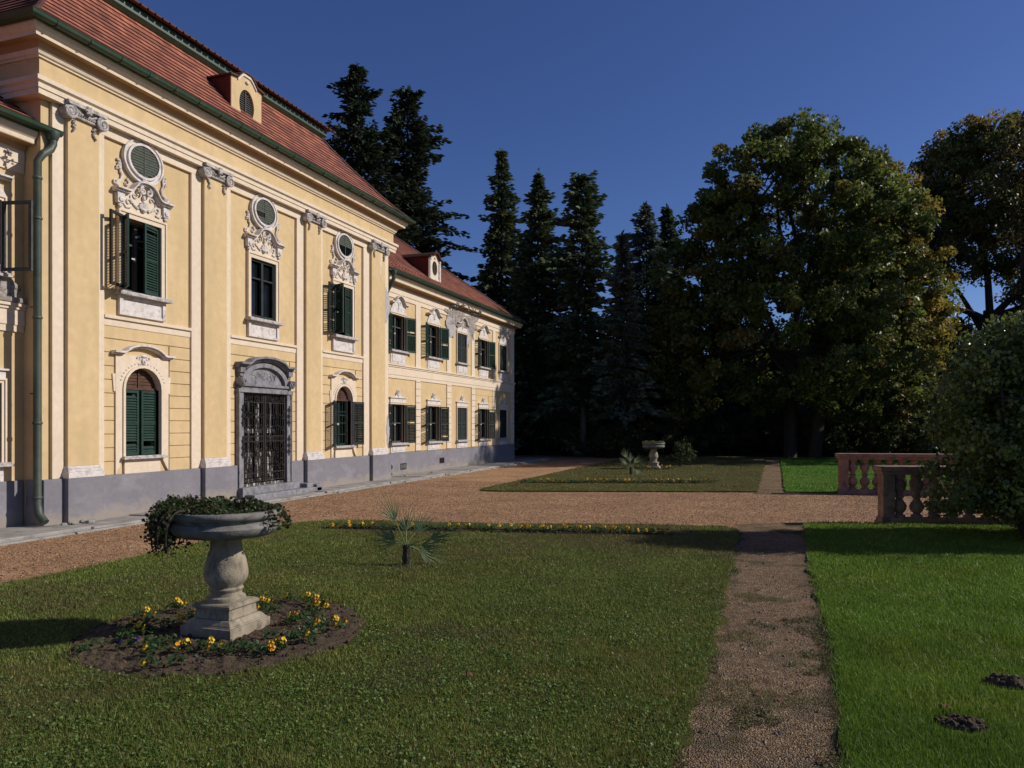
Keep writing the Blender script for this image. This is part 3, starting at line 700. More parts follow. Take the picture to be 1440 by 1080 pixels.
for z in (1.05, 1.75):
    for u, sg in ((13.83, -1), (15.52, 1)):
        for dz in (0, .15, .3): q.ft(curl(u, z + dz, .05, 90, sg * 400, .8, 12), .011, .12, 5)
        q.ft([(u, z - .1), (u + .01, z + .4)], .011, .12)
q.build('door_grille', M['iron'], door)
# steps are part of the building
q = MB(PX); q.fb(13.68, 15.8, -.1, .3, -.3, .24); q.fb(13.74, 16.35, -.1, .15, .24, .5)
q.fb(15.82, 16.1, .0, .25, .1, .42); q.fb(16.12, 16.4, .0, .21, .21, .5)
q.build('door_steps', M['stone'], pal, bevel=.02)

# --- wing windows
def wing_window(c, up, px, kind, label, dmg=False):
    z0, z1 = (4.12, 5.27) if up else (1.1, 2.36)
    s0, s1 = c - wh, c + wh
    f = MB(px); surround(f, s0, s1, z0, z1, .08, .03)
    w = f.build('window', M['cream'], pal, bevel=.004); tag(w, label)
    if kind != 'closed': sash(w, px, s0, s1, z0, z1, -.16, bars=(.66,) if up else (.5,))
    q = MB(px); q.fb(s0 - .13, s1 + .13, z0 - .07, z0 - .03, 0, .14); q.fb(s0 - .1, s1 + .1, z0 - .03, z0 - .001, -.1, .11); q.build('sill', M['whitegrey'], w, bevel=.004)
    q = MB(px)
    if up:
        q.fb(s0 - .03, s1 + .03, 3.68, z0 - .07, 0, .03); q.fb(s0 + .06, s1 - .06, 3.74, z0 - .13, .03, .045)
    else:
        q.fb(s0 - .03, s1 + .03, .79, z0 - .07, 0, .03); q.fb(s0 + .06, s1 - .06, .84, z0 - .13, .03, .045)
    q.build('apron', M['white'], w, bevel=.004)
    q = MB(px)
    if up:
        mid = [(c - .6, 5.6), (c - .38, 5.6), (c - .32, 5.64), (c - .22, 5.76), (c - .1, 5.83), (c, 5.85), (c + .1, 5.83), (c + .22, 5.76), (c + .32, 5.64), (c + .38, 5.6), (c + .6, 5.6)]
        q.prism([(c - .55, 5.35), (c + .55, 5.35)] + [(a, z) for a, z in reversed(mid[1:-1])] , 0, .045)
        q.ribbon(mid, .03, 0, .1); q.ribbon([(a, z + .03) for a, z in mid], .03, 0, .15)
        q.ball((px + .05, c, 5.62), (.03, .05, .07)); q.ball((px + .05, c - .01, 5.5), (.03, .03, .05))
        for sg in (-1, 1): scroll(q, curl(c + sg * .09, 5.66, .05, 0 if sg > 0 else 180, sg * 300), .015, .008, .05)
    else:
        q.fb(s0 - .06, s1 + .06, 2.44, 2.56, 0, .04); q.fb(s0 - .11, s1 + .11, 2.56, 2.59, 0, .08)
        q.prism([(c - .3, 2.59), (c + .3, 2.59), (c + .17, 2.64), (c + .13, 2.74), (c + .05, 2.84), (c - .05, 2.84), (c - .13, 2.74), (c - .17, 2.64)], 0, .04)
        for k in range(5):
            a = R(90 + (k - 2) * 28); q.ft([(c, 2.62), (c + .17 * math.cos(a), 2.64 + .17 * math.sin(a))], [.015, .028], .05)
    q.build('window_crown', M['white'], w)
    mt = 'shutter' if up else 'shutterdark'
    if kind == 'open':
        q = MB(px); leaf_into(q, s0 - .01, -1, 166, .47, z0 - .02, z1 - .01, .06, tuple(rnd.sample(range(25), 2))); q.build('shutter', M[mt], w)
        q = MB(px); leaf_into(q, s1 + .01, 1, 163, .47, z0 - .02, z1 - .01, .06, tuple(rnd.sample(range(25), 1))); q.build('shutter', M[mt], w)
    elif kind == 'closed':
        q = MB(px); leaf_into(q, s0 + .01, -1, 0, .47, z0, z1, -.03); q.build('shutter', M['shutterdark'], w)
        q = MB(px); leaf_into(q, s1 - .01, 1, 0, .47, z0, z1, -.03); q.build('shutter', M['shutterdark'], w)
kinds = ['open', 'open', 'closed', 'open', 'closed']; ordn = ['first', 'second', 'third', 'fourth', 'fifth']
for i, c in enumerate(wcols):
    wing_window(c, True, PW, kinds[i], ordn[i] + ' upper window of the right wing, shutters ' + kinds[i])
    wing_window(c, False, PW, kinds[i], ordn[i] + ' ground floor window of the right wing, shutters ' + kinds[i])
for i, c in enumerate(lwin):
    wing_window(c, True, PW, 'bare', 'upper left wing window with casement standing open' if i == 0 else None)
    wing_window(c, False, PW, 'bare', 'ground floor left wing window without shutters' if i == 0 else None)
# open casement at the left edge of the picture
q = MB(PW); i0 = 0; z0, z1 = 4.14, 5.25
for bx in ((0, .05, z0, z1), (.45, .5, z0, z1), (.05, .45, z0, z0 + .05), (.05, .45, z1 - .05, z1)): q.box(-.02, .02, *bx)
a = R(76); q.xf(i0, Matrix(((math.cos(a), math.sin(a), 0, PW + .05), (-math.sin(a), math.cos(a), 0, lwin[0] + wh), (0, 0, 1, 0), (0, 0, 0, 1))))
q.build('open_casement', M['sash'], pal)
# wing lesenes, string course, panel edges
def lesenes(px, spans, s0, s1):
    b = MB(px)
    for a, c in spans: b.fb(a, c, 3.66, 5.95, 0, .03)
    b.fb(s0, s1, 5.8, 5.95, 0, .0305)
    b.build('lesene', M['cream'], pal, bevel=.004)
    b = MB(px)
    for a, c in spans:
        z = .8
        while z < 3.25: b.fb(a, c, z, min(z + .222, 3.3), 0, .034); z += .236
    b.fb(s0, s1, 3.2, 3.31, 0, .03)
    b.build('quoin_strip', M['cream'], pal, bevel=.006)
    b = MB(px); b.fb(s0, s1, 3.31, 3.56, 0, .045); b.fb(s0, s1, 3.56, 3.61, 0, .07); b.fb(s0, s1, 3.61, 3.66, 0, .1)
    b.build('string_course', M['cream'], pal, bevel=.006)
lesenes(PW, [(23.3, 23.68), (25.9, 26.3), (28.32, 28.7), (30.78, 31.1), (33.1, 33.6)], S1 + .03, WE)
lesenes(PW, [(6.6, 6.98), (4.0, 4.38)], LE, S0 - .01)
b = MB(PW); courses(b, 28.7, 30.78, .8, 3.2, .236, [(29.0, 30.3, .79, 2.9)], .012, .01); courses(b, 31.1, 33.1, .8, 3.2, .236, [(31.5, 32.7, .79, 2.9)], .012, .01); b.build('rusticated_course', M['yellow'], pal)
# vents in the right wing plinth
for c, z in ((22.35, .32), (25.4, .38)):
    q = MB(PW); q.ring([(c - .2, z - .1), (c + .2, z - .1), (c + .2, z + .1), (c - .2, z + .1)], [(c - .17, z - .07), (c + .17, z - .07), (c + .17, z + .07), (c - .17, z + .07)], .03, .055)
    v_ = q.build('vent', M['iron'], pal)
    q = MB(PW); q.fb(c - .17, c + .17, z - .07, z + .07, .038, .043); q.build('vent_backing', M['dark'] if c > 25 else M['stone'], v_)
    q = MB(PW)
    for k in range(1, 6): q.fb(c - .17 + .34 * k / 6 - .006, c - .17 + .34 * k / 6 + .006, z - .07, z + .07, .044, .052)
    q.build('vent_bars', M['iron'], v_)
q = MB(PW); q.ball((PW + .12, 21.35, .35), (.07, .05, .09)); q.tube([(PW + .04, 21.35, .45), (PW + .12, 21.35, .42), (PW + .12, 21.35, .2)], .015); q.build('tap', M['iron'], pal, smooth=True)

# damage: irregular patches
def blob(name, px, cs, cz, rs, rz, d, mat, seed, parent=pal, n=30, irr=.3, bumpy=.012):
    rr = random.Random(seed); q = MB(px); rings = 7; ph = rr.uniform(0, 99)
    vs = [(px + d, cs, cz)]; fs = []
    for j in range(1, rings + 1):
        for k in range(n):
            t = 2 * math.pi * k / n
            rad = 1 + irr * noise.noise(Vector((math.cos(t) * 2.2, math.sin(t) * 2.2, ph))) * 2 + irr * .5 * noise.noise(Vector((math.cos(t) * 7, math.sin(t) * 7, ph)))
            u = j / rings; dd = d + (bumpy * noise.noise(Vector((u * math.cos(t) * 6, u * math.sin(t) * 6, ph))) + bumpy * .4 if j < rings else -.004)
            vs.append((px + max(dd, .002 if j < rings else -.01), cs + rs * rad * u * math.cos(t), cz + rz * rad * u * math.sin(t)))
    for k in range(n): fs.append((0, 1 + k, 1 + (k + 1) % n))
    for j in range(rings - 1):
        for k in range(n): fs.append((1 + j * n + k, 1 + (j + 1) * n + k, 1 + (j + 1) * n + (k + 1) % n, 1 + j * n + (k + 1) % n))
    q.add(vs, fs); return q.build(name, mat, parent)
blob('exposed_masonry', PW, 27.1, 5.85, 1.45, .42, .055, M['masonry'], 3, irr=.4, bumpy=.02)
blob('exposed_masonry', PW, 26.25, 5.6, .35, .55, .045, M['repair'], 5, irr=.35)
blob('exposed_masonry', PW, 28.35, 5.65, .3, .45, .05, M['masonry'], 8, irr=.4)
blob('exposed_masonry', PW, 28.0, 5.35, .22, .5, .04, M['repair'], 9)
b = MB(PW)
for k in range(70):
    s_ = 25.9 + 2.9 * rnd.random(); z = rnd.choice((6.2, 6.26, 6.3, 6.38)) + rnd.uniform(-.03, .03); e = rnd.uniform(.05, .2)
    dd = .2 if z < 6.25 else .3
    b.prism([(s_, z), (s_ + e, z - rnd.uniform(0, .03)), (s_ + e * .9, z + rnd.uniform(.03, .07)), (s_ + .02, z + rnd.uniform(.02, .06))], 0, dd + rnd.uniform(-.05, .05))
b.build('broken_cornice', M['masonry'], pal)
blob('repair_patch', PX, 20.42, 5.35, .27, .5, .071, M['repair'], 12, irr=.18, bumpy=.004)
blob('repair_patch', PW, 21.0, 5.3, .25, .55, .02, M['repair'], 14, irr=.2, bumpy=.004)
blob('repair_patch', PX, 20.55, 1.5, .09, .4, .071, M['repair'], 15, irr=.3, bumpy=.004)
q = MB(PW); q.fb(LE + .5, 8.98, 3.662, 3.75, 0, .12); q.build('weathered_ledge', M['masonry'], pal, bevel=.02)
blob('exposed_masonry', PW, 8.55, 3.95, .45, .32, .035, M['masonry'], 21, irr=.3, bumpy=.02)
blob('exposed_masonry', PW, 7.4, 3.9, .9, .2, .035, M['masonry'], 22, irr=.3, bumpy=.02)
blob('plaster_scar', PX, 20.0, 6.35, .07, .35, .135, M['cream'], 24, irr=.5, bumpy=.003)

# downpipes
def downpipe(px, s_, gz, gd, foot, zt, so=None):
    q = MB(px); pts = [(px + gd, s_, gz), (px + gd, s_, gz - .22), (px + gd - .06, s_, gz - .38), (px + .2, s_, gz - .62), (px + .16, s_, gz - .78), (px + .16, s_, .42), (px + .2, s_, .25), (px + .33, s_, .13)]
    if so is not None:
        pts = [(px + gd, so, gz), (px + gd, so, gz - .2), (px + gd - .01, so - .04, gz - .3), (px + .22, s_ + .04, gz - .44), (px + .16, s_, gz - .56), (px + .16, s_, .42), (px + .2, s_, .25), (px + .33, s_, .13)]
    q.tube(pts, .062, 14)
    p = q.build('downpipe', M['greenpipe'], pal, smooth=True)
    for z in (gz - .85, 5.0, 3.4, 1.7, .5):
        c_ = MB(px); c_.lathe((px + .16, s_, z), [(.066, 0), (.074, .01), (.074, .035), (.066, .045)], 16); c_.build('pipe_collar', M['greenpipe'], p, smooth=True)
    c_ = MB(px); c_.lathe((px + gd, s_ if so is None else so, gz - .14), [(.066, 0), (.08, .03), (.1, .1), (.1, .14)], 16)
    c_.build('pipe_collar', M['greenpipe'], p, smooth=True)
    for z in (5.2, 3.6, 2.2):
        c_ = MB(px); c_.tube([(px + .0, s_, z), (px + .1, s_, z)], .01, 5); c_.build('pipe_clamp', M['iron'], p)
downpipe(PW + .27, 8.945, 6.5, .19, 0, 6.5, 9.2)
downpipe(PW + .02, S1 + .24, 6.5, .43, 0, 6.5)
# scroll bracket by each pipe
for s_ in (8.74, S1 + .12):
    q = MB(PW); q.tube([(PW + .06 + .09 * math.cos(t), s_ - .02, 5.98 + .09 * math.sin(t)) for t in [k * .5 for k in range(12)]], .012, 5)
    for k in range(12): q.ball((PW + .08 + rnd.uniform(-.05, .1), s_ + rnd.uniform(-.07, .04), 5.97 + rnd.uniform(-.1, .12)), .022, 6)
    q.build('pipe_ornament', M['whitegrey'], pal)

# dormers
def dormer(px, c, hw, z0, z1, ztop, kind):
    q = MB(px)
    top = [(c + hw, z1), (c + hw * .62, z1 + .03), (c + hw * .4, z1 + (ztop - z1) * .7), (c + .12, ztop), (c - .12, ztop), (c - hw * .4, z1 + (ztop - z1) * .7), (c - hw * .62, z1 + .03), (c - hw, z1)]
    n = 28; cz = z0 + (z1 - z0) * (.53 if kind == 'm' else .6); rx, rz = (.26, .36) if kind == 'm' else (.22, .27)
    inner = [(c + rx * math.cos(2 * math.pi * k / n), cz + rz * math.sin(2 * math.pi * k / n)) for k in range(n)]
    # outer loop sampled radially
    poly = [(c - hw, z0), (c + hw, z0)] + top
    def ray(a):
        d = (math.cos(a), math.sin(a)); best = 9
        for i in range(len(poly)):
            p, r = poly[i], poly[(i + 1) % len(poly)]
            ex, ez = r[0] - p[0], r[1] - p[1]; den = d[0] * ez - d[1] * ex
            if abs(den) < 1e-9: continue
            t = ((p[0] - c) * ez - (p[1] - cz) * ex) / den; u = ((p[0] - c) * d[1] - (p[1] - cz) * d[0]) / den
            if t > 0 and -1e-6 <= u <= 1 + 1e-6: best = min(best, t)
        return (c + d[0] * best, cz + d[1] * best)
    angs = sorted([2 * math.pi * k / n for k in range(n)] + [math.atan2(p[1] - cz, p[0] - c) % (2 * math.pi) for p in poly])
    outer = [ray(a) for a in angs]; inner = [(c + rx * math.cos(a), cz + rz * math.sin(a)) for a in angs]
    q.ring(outer, inner, -.12, 0)
    d = q.build('dormer', M['yellow'] if kind == 'm' else M['cream'], pal); tag(d, 'dormer with oval louvre on the high centre roof' if kind == 'm' else 'small dormer on the right wing roof')
    q = MB(px); q.prism(inner, -.11, -.1); q.build('backing', M['dark'], d)
    q = MB(px); z = cz - rz + .02
    while z < cz + rz - .02:
        h = rx * math.sqrt(max(0, 1 - ((z - cz) / rz) ** 2)); q.fb(c - h, c + h, z, z + .02, -.1, -.05); z += .05
    q.fb(c - .015, c + .015, cz - rz, cz + rz, -.05, -.03); q.build('louvre', M['sash'], d)
    L = 1.6 if kind == 'm' else 1.7
    for sg in (-1, 1):
        q = MB(px); a = c + sg * hw; q.box(px - L, px - .12, min(a, a - sg * .05), max(a, a - sg * .05), z0 - .05, z1 - .005)
        q.box(px - .12, px - .001, min(a, a + sg * .03), max(a, a + sg * .03), z0, z1)
        q.build('dormer_side', M['redwood'], d)
    q = MB(px); tl = list(reversed(top)); tl = [(tl[0][0] - .07, tl[0][1] - .01)] + tl[1:-1] + [(tl[-1][0] + .07, tl[-1][1] - .01)]
    q.ribbon(tl, .035, -L - .25, .06 if kind == 'm' else .12); q.build('dormer_roof', M['brownwood'], d)
    q = MB(px); q.ribbon([(a, z - .07) for a, z in tl[1:-1]] if kind == 'm' else [(c - hw, z0 + .02), (c + hw, z0 + .02)], .06, 0, .03)
    q.fb(c - hw, c + hw, z0 - .02, z0 + .14, 0, .02); q.ball((px + .02, c, z1 + .03), (.03, .06, .04))
    if kind != 'm':
        for sg in (-1, 1): q.ball((px + .02, c + sg * .4, z1 - .06), (.05, .07, .07)); q.fb(c + sg * .4 - .06, c + sg * .4 + .06, z0 + .1, z1 - .1, 0, .04)
    q.build('dormer_trim', M['white'], d)
dormer(PX - .38, 14.58, .53, 8.58, 9.64, 9.86, 'm')
dormer(PW - .3, 25.52, .5, 6.98, 7.85, 8.05, 'w')

# ------------------------------------------------------------------ ground
def sheet(name, polys, z, mat, kind='structure', sub=None, thick=0, jitter=0):
    b = MB()
    for p in polys:
        if jitter:
            q = []
            for i in range(len(p)):
                a, c = Vector(p[i]), Vector(p[(i + 1) % len(p)]); L = (c - a).length
                n = max(1, int(L / .12)) if L < 60 else 1
                t = (c - a).normalized(); nn = Vector((t.y, -t.x))
                for k in range(n):
                    pt = a + (c - a) * k / n; pt = pt + nn * jitter * (noise.noise(Vector((pt.x * 2.3, pt.y * 2.3, 1))) + .6 * noise.noise(Vector((pt.x * 9, pt.y * 9, 4))))
                    q.append((pt.x, pt.y))
            p = q
        n = len(p); b.add([(x, y, z) for x, y in p], [tuple(range(n))])
        if thick: b.add([(x, y, z) for x, y in p] + [(x, y, z - thick) for x, y in p], [(i, i + n, (i + 1) % n + n, (i + 1) % n) for i in range(n)])
    o = b.build(name, mat); tag(o, kind=kind); return o
gb = MB(); gb.box(-400, 400, -300, 600, -1, -.05); tag(gb.build('ground', M['forest']), kind='structure')
sheet('gravel_yard', [[(-10.4, -3), (-7.2, -3), (-7.2, 11), (-2, 11.6), (16, 14.4), (16, 21.5), (.5, 20.9), (-.8, 21), (-6.5, 19), (-6.9, 39), (-9.5, 40.5), (-14, 40), (-14, 33.6), (-10.4, 33.6)]], -.012, M['gravel'])
pathL = lambda y: -.45
sheet('path', [[(-.56, -3), (.5, -3), (.46, 14.1), (-.6, 13.5)], [(-.5, 19.4), (.3, 19.4), (.3, 41.5), (-.5, 41.5)]], -.008, M['path'])
L1 = [(-7.7, -3), (-.46, -3), (-.5, 3.6), (-.44, 5.5), (-.48, 8), (-.56, 12.6), (-.75, 12.95), (-2.2, 12.75), (-4.4, 12.05), (-6.5, 11.75), (-7.3, 11.6), (-7.75, 11.1), (-7.85, 10.2), (-7.7, 7)]
sheet('lawn', [L1], .015, M['lawn_dry'], thick=.05, jitter=.11)
R1 = [(.36, -3), (14, -3), (14, 15.2), (5.4, 15.0), (1.7, 14.25), (.75, 14.05), (.48, 13.8), (.4, 9.5), (.42, 6), (.34, 4)]
sheet('lawn', [R1], .018, M['lawn_lush'], thick=.05, jitter=.1)
L2 = [(-7.3, 18.4), (-7.1, 18.0), (-6.6, 18.0), (-3.2, 19.1), (-.42, 19.95), (-.42, 41), (-6.9, 41), (-7.25, 32)]
sheet('lawn', [L2], .02, M['lawn_dry'], thick=.06, jitter=.05)
R2 = [(.24, 20.1), (1.5, 20.25), (14, 23.5), (16, 41), (.24, 41)]
sheet('lawn', [R2], .025, M['lawn_lush'], thick=.06, jitter=.05)
# sidewalk of cracked slabs
b = MB(); y = -2.5
while y < 34:
    L = rnd.uniform(1.0, 2.6); j = rnd.uniform(-.03, .03)
    if not (13.4 < y < 16.4): pass
    b.box(PX - .3, -10.42 + j, y, y + L - rnd.uniform(.01, .03), -.06, .055 + rnd.uniform(-.015, .012)); y += L
tag(b.build('sidewalk', M['concrete'], bevel=.015), kind='structure')
b = MB(); y = -2.5
while y < 33:
    L = rnd.uniform(.4, 1.3); b.box(-10.4, -10.3 + rnd.uniform(-.03, .03), y, y + L - .02, -.06, .012 + rnd.uniform(-.012, .015)); y += L
tag(b.build('kerb', M['concrete'], bevel=.015), kind='structure')
b = MB()
for k in range(14):
    x, y = PX + rnd.uniform(.12, .4), rnd.uniform(9.2, 9.9) if k < 9 else rnd.uniform(20.8, 23.6); r = rnd.uniform(.02, .06)
    b.ball((x, y, .07), (r, r * 1.4, r * .6), 6)
tag(b.build('rubble', M['concrete']), 'small bits of broken plaster on the sidewalk by the wall', 'rubble', kind='stuff')

# ------------------------------------------------------------------ grass
def inpoly(P, poly):
    x, y = P[:, 0], P[:, 1]; r = np.zeros(len(P), bool); n = len(poly)
    for i in range(n):
        x0, y0 = poly[i]; x1, y1 = poly[(i + 1) % n]
        if y0 == y1: continue
        c = ((y0 > y) != (y1 > y)) & (x < (x1 - x0) * (y - y0) / (y1 - y0) + x0); r ^= c
    return r
def vnoise(P, f, seed=0):
    """cheap smooth noise from a random lattice"""
    g = np.random.default_rng(seed).uniform(-1, 1, (256, 256)); X = P[:, 0] * f + 97.3; Y = P[:, 1] * f + 53.1
    i, j = np.floor(X).astype(int), np.floor(Y).astype(int); u, v = X - i, Y - j; u = u * u * (3 - 2 * u); v = v * v * (3 - 2 * v); i %= 256; j %= 256
    i1, j1 = (i + 1) % 256, (j + 1) % 256
    return (g[i, j] * (1 - u) + g[i1, j] * u) * (1 - v) + (g[i, j1] * (1 - u) + g[i1, j1] * u) * v
URN = (-4.23, 5.04); URN2 = (-4.36, 28.8)
def strip_y(x): return 10.62 + (x + 6.7) * .205
def strip2_y(x): return 20.6 + (x + 6.8) * .33
def lawn_points(poly, x0, x1, y0, y1, N, dpow=1.6):
    out = []
    tot = 0
    while tot < N:
        P = np.stack([rng.uniform(x0, x1, N), rng.uniform(y0, y1, N)], 1)
        D = np.hypot(P[:, 0], P[:, 1]); keep = rng.random(N) < np.minimum(1, (4.0 / D) ** dpow)
        P = P[keep]; P = P[inpoly(P + rng.normal(0, .028, P.shape), poly)]
        # only where the view (with a margin for a step aside) can reach
        th = R(19.24); zc = -P[:, 0] * math.sin(th) + P[:, 1] * math.cos(th); xc = P[:, 0] * math.cos(th) + P[:, 1] * math.sin(th)
        P = P[(zc > 2.6) & (np.abs(xc) < .8 * zc + 2.2)]
        out.append(P); tot += len(P)
    return np.concatenate(out)[:N]
def blades(name, poly, bounds, N, h, w, cols, weights, soil, label, seed):
    P = lawn_points(poly, *bounds, N)
    keep = np.ones(len(P), bool)
    for (cx, cy, r) in soil: keep &= np.hypot(P[:, 0] - cx, P[:, 1] - cy) > r * (1 + .06 * vnoise(P, 5, 3))
    if seed == 1: keep &= ~((np.abs(P[:, 1] - strip_y(P[:, 0])) < .13) & (P[:, 0] > -6.9) & (P[:, 0] < -1.5))
    bare = vnoise(P, .9, seed) * .6 + vnoise(P, 3.1, seed + 1) * .5
    keep &= rng.random(len(P)) > np.clip(bare * 1.2 - .35, 0, .75)
    P = P[keep]; bare = bare[keep]; N = len(P)
    D = np.hypot(P[:, 0], P[:, 1])
    hh = h * rng.uniform(.5, 1.3, N) * (1 + .35 * vnoise(P, 1.7, seed + 2)); ww = w * np.maximum(1, D / 5) * rng.uniform(.7, 1.3, N)
    t = rng.uniform(0, 2 * np.pi, N); lean = rng.normal(0, .55, N) * hh; t2 = rng.uniform(0, 2 * np.pi, N)
    z0 = np.full(N, .015); a = np.stack([P[:, 0] - ww * np.cos(t) / 2, P[:, 1] - ww * np.sin(t) / 2, z0], 1); b = np.stack([P[:, 0] + ww * np.cos(t) / 2, P[:, 1] + ww * np.sin(t) / 2, z0], 1)
    c = np.stack([P[:, 0] + lean * np.cos(t2), P[:, 1] + lean * np.sin(t2), z0 + hh], 1)
    V = np.stack([a, b, c], 1).reshape(-1, 3)
    C = pick(cols, N, .2, weights); pt = vnoise(P, 1.1, seed + 5) * .5 + vnoise(P, 4, seed + 6) * .4
    C = C * (1 + .32 * pt[:, None]); C[:, 0] *= 1 + .3 * np.clip(bare, 0, 1)
    if seed in (1, 41):
        dry = np.clip(vnoise(P, .55, seed + 9) * .7 + vnoise(P, 2.3, seed + 10) * .45 + vnoise(P, 9, seed + 11) * .3 + .12 + (P[:, 1] - 7) * .035, 0, .8)[:, None]
        C = C * (1 - dry) + np.array([(.165, .13, .06)]) * dry * rng.uniform(.6, 1.3, (N, 1))
    tag(quads_obj(name, V, 3, np.clip(C, .002, .6), M['grass']), label, 'grass', kind='stuff'); return P
blades('grass', L1, (-7.9, -.3, 2, 13), 460000, .024, .0042, [(0.108, 0.165, 0.024), (0.161, 0.215, 0.039), (0.242, 0.237, 0.066), (0.349, 0.315, 0.121)], [.38, .34, .18, .1], [(URN[0], URN[1], 1.1)], 'short olive clover-mixed grass on the left lawn', 1)
blades('grass', R1, (.2, 12, 2, 14.5), 420000, .034, .0046, [(0.096, 0.183, 0.019), (0.151, 0.253, 0.026), (0.218, 0.309, 0.048), (0.328, 0.366, 0.120)], [.4, .4, .15, .05], [(1.41, 5.64, .13), (.98, 4.8, .14)], 'bright green longer grass on the right lawn', 21)
blades('grass', L2, (-7.4, -.3, 17.8, 41), 60000, .03, .005, [(0.112, 0.150, 0.028), (0.163, 0.188, 0.039), (0.213, 0.188, 0.066)], [.4, .4, .2], [], 'short olive grass on the far left lawn', 41)
blades('grass', R2, (.2, 9, 20, 41), 50000, .04, .005, [(0.072, 0.204, 0.016), (0.108, 0.264, 0.025), (0.144, 0.288, 0.035)], [.4, .4, .2], [], 'green grass on the far right lawn', 61)
# clover leaves
P = lawn_points(L1, -7.9, -.3, 2, 10, 190000, 2.0); P = P[(np.hypot(P[:, 0] - URN[0], P[:, 1] - URN[1]) > 1.12)]; P = P[(vnoise(P, 1.3, 77) * .7 + .6 * vnoise(P, 4, 78) + .5 * vnoise(P, 11, 79) + rng.normal(0, .45, len(P))) > .0]
P3 = np.column_stack([P, rng.uniform(.015, .034, len(P))]); V = leafquads(P3, .017, up=1.6, aspect=1)
tag(quads_obj('clover', V, 4, pick([(0.077, 0.137, 0.024), (0.110, 0.179, 0.036), (0.154, 0.210, 0.056)], len(P), .25), M['grass']), 'small round clover leaves among the left lawn grass', 'clover', kind='stuff')
# weeds creeping on the path, denser near its edges
P = np.stack([rng.uniform(-.6, .5, 90000), rng.uniform(2.6, 13, 90000)], 1)
n_ = vnoise(P, 2.2, 91) + .6 * vnoise(P, 7, 92) + np.clip(np.abs(P[:, 0] + .03) - .33, 0, 1) * 5 - (P[:, 1] - 3) * .05
P = P[n_ > .4]; N = len(P); P3 = np.column_stack([P, rng.uniform(0, .014, N)])
V = leafquads(P3, .022, up=1.0, aspect=.35)
tag(quads_obj('path_weeds', V, 4, pick([(.08, .1, .03), (.12, .12, .045), (.16, .14, .07)], N, .25), M['grass']), 'thin weeds creeping over the gravel path', 'weeds', kind='stuff')
# loose pebbles
def pebbles(name, P, r, cols, label, z=-.006):
    N = len(P); rr = r * rng.uniform(.4, 1.4, N); o = np.array([(1, 0, 0), (0, 1, 0), (-1, 0, 0), (0, -1, 0), (0, 0, .8)]); F = [(0, 1, 4), (1, 2, 4), (2, 3, 4), (3, 0, 4)]
    t = rng.uniform(0, 6.28, N); c, s = np.cos(t), np.sin(t); V = []
    for f in F:
        for i in f:
            x = o[i, 0] * rr * rng.uniform(.95, 1.05); y = o[i, 1] * rr * .75
            V.append(np.stack([P[:, 0] + x * c - y * s, P[:, 1] + x * s + y * c, z + o[i, 2] * rr * .8], 1))
    V = np.stack(V, 1).reshape(-1, 3); tag(quads_obj(name, V, 3, np.repeat(pick(cols, N, .25), 4, axis=0), M['grass']), label, 'gravel', kind='stuff')
P = np.stack([rng.uniform(-.55, .46, 26000), 2.7 + 9 * rng.random(26000) ** 1.5], 1)
pebbles('path_pebbles', P, .0045, [(.14, .09, .065), (.24, .165, .12), (.36, .28, .22)], 'loose pebbles on the narrow gravel path')
P = np.stack([rng.uniform(-10.3, 9, 150000), rng.uniform(4, 21, 150000)], 1); P = P[~inpoly(P, L1) & ~inpoly(P, L2) & ~inpoly(P, R1) & ~inpoly(P, R2) & ((np.abs(P[:, 0] + .05) > .5) | (P[:, 1] > 13.5))]
pebbles('yard_pebbles', P, .011, [(.2, .11, .07), (.34, .2, .13), (.5, .36, .27), (.12, .06, .04)], 'loose orange pebbles on the palace yard', -.01)
P = np.stack([rng.uniform(-.5, .42, 260), rng.uniform(2.8, 12, 260)], 1)
pebbles('path_stones', P, .014, [(.2, .15, .11), (.34, .27, .21), (.1, .07, .05)], 'scattered larger stones on the narrow gravel path')
P = np.stack([rng.uniform(-.55, .46, 40000), rng.uniform(2.7, 9, 40000)], 1); n_ = vnoise(P, 1.4, 191) + .55 * vnoise(P, 5, 192) + .3 * vnoise(P, 14, 193) - (P[:, 1] - 3) * .1
P = P[n_ > .38]; a_ = rng.uniform(0, 6.28, len(P)); h_ = rng.uniform(.008, .026, len(P))
V = np.stack([np.column_stack([P[:, 0] - .0018 * np.cos(a_), P[:, 1] - .0018 * np.sin(a_), np.full(len(P), -.006)]), np.column_stack([P[:, 0] + .0018 * np.cos(a_), P[:, 1] + .0018 * np.sin(a_), np.full(len(P), -.006)]),
              np.column_stack([P[:, 0] + rng.normal(0, .012, len(P)), P[:, 1] + rng.normal(0, .012, len(P)), h_])], 1).reshape(-1, 3)
tag(quads_obj('path_grass', V, 3, pick([(.1, .12, .03), (.14, .15, .045), (.2, .17, .08)], len(P), .25), M['grass']), 'thin grass growing through the gravel of the narrow path', 'grass', kind='stuff')
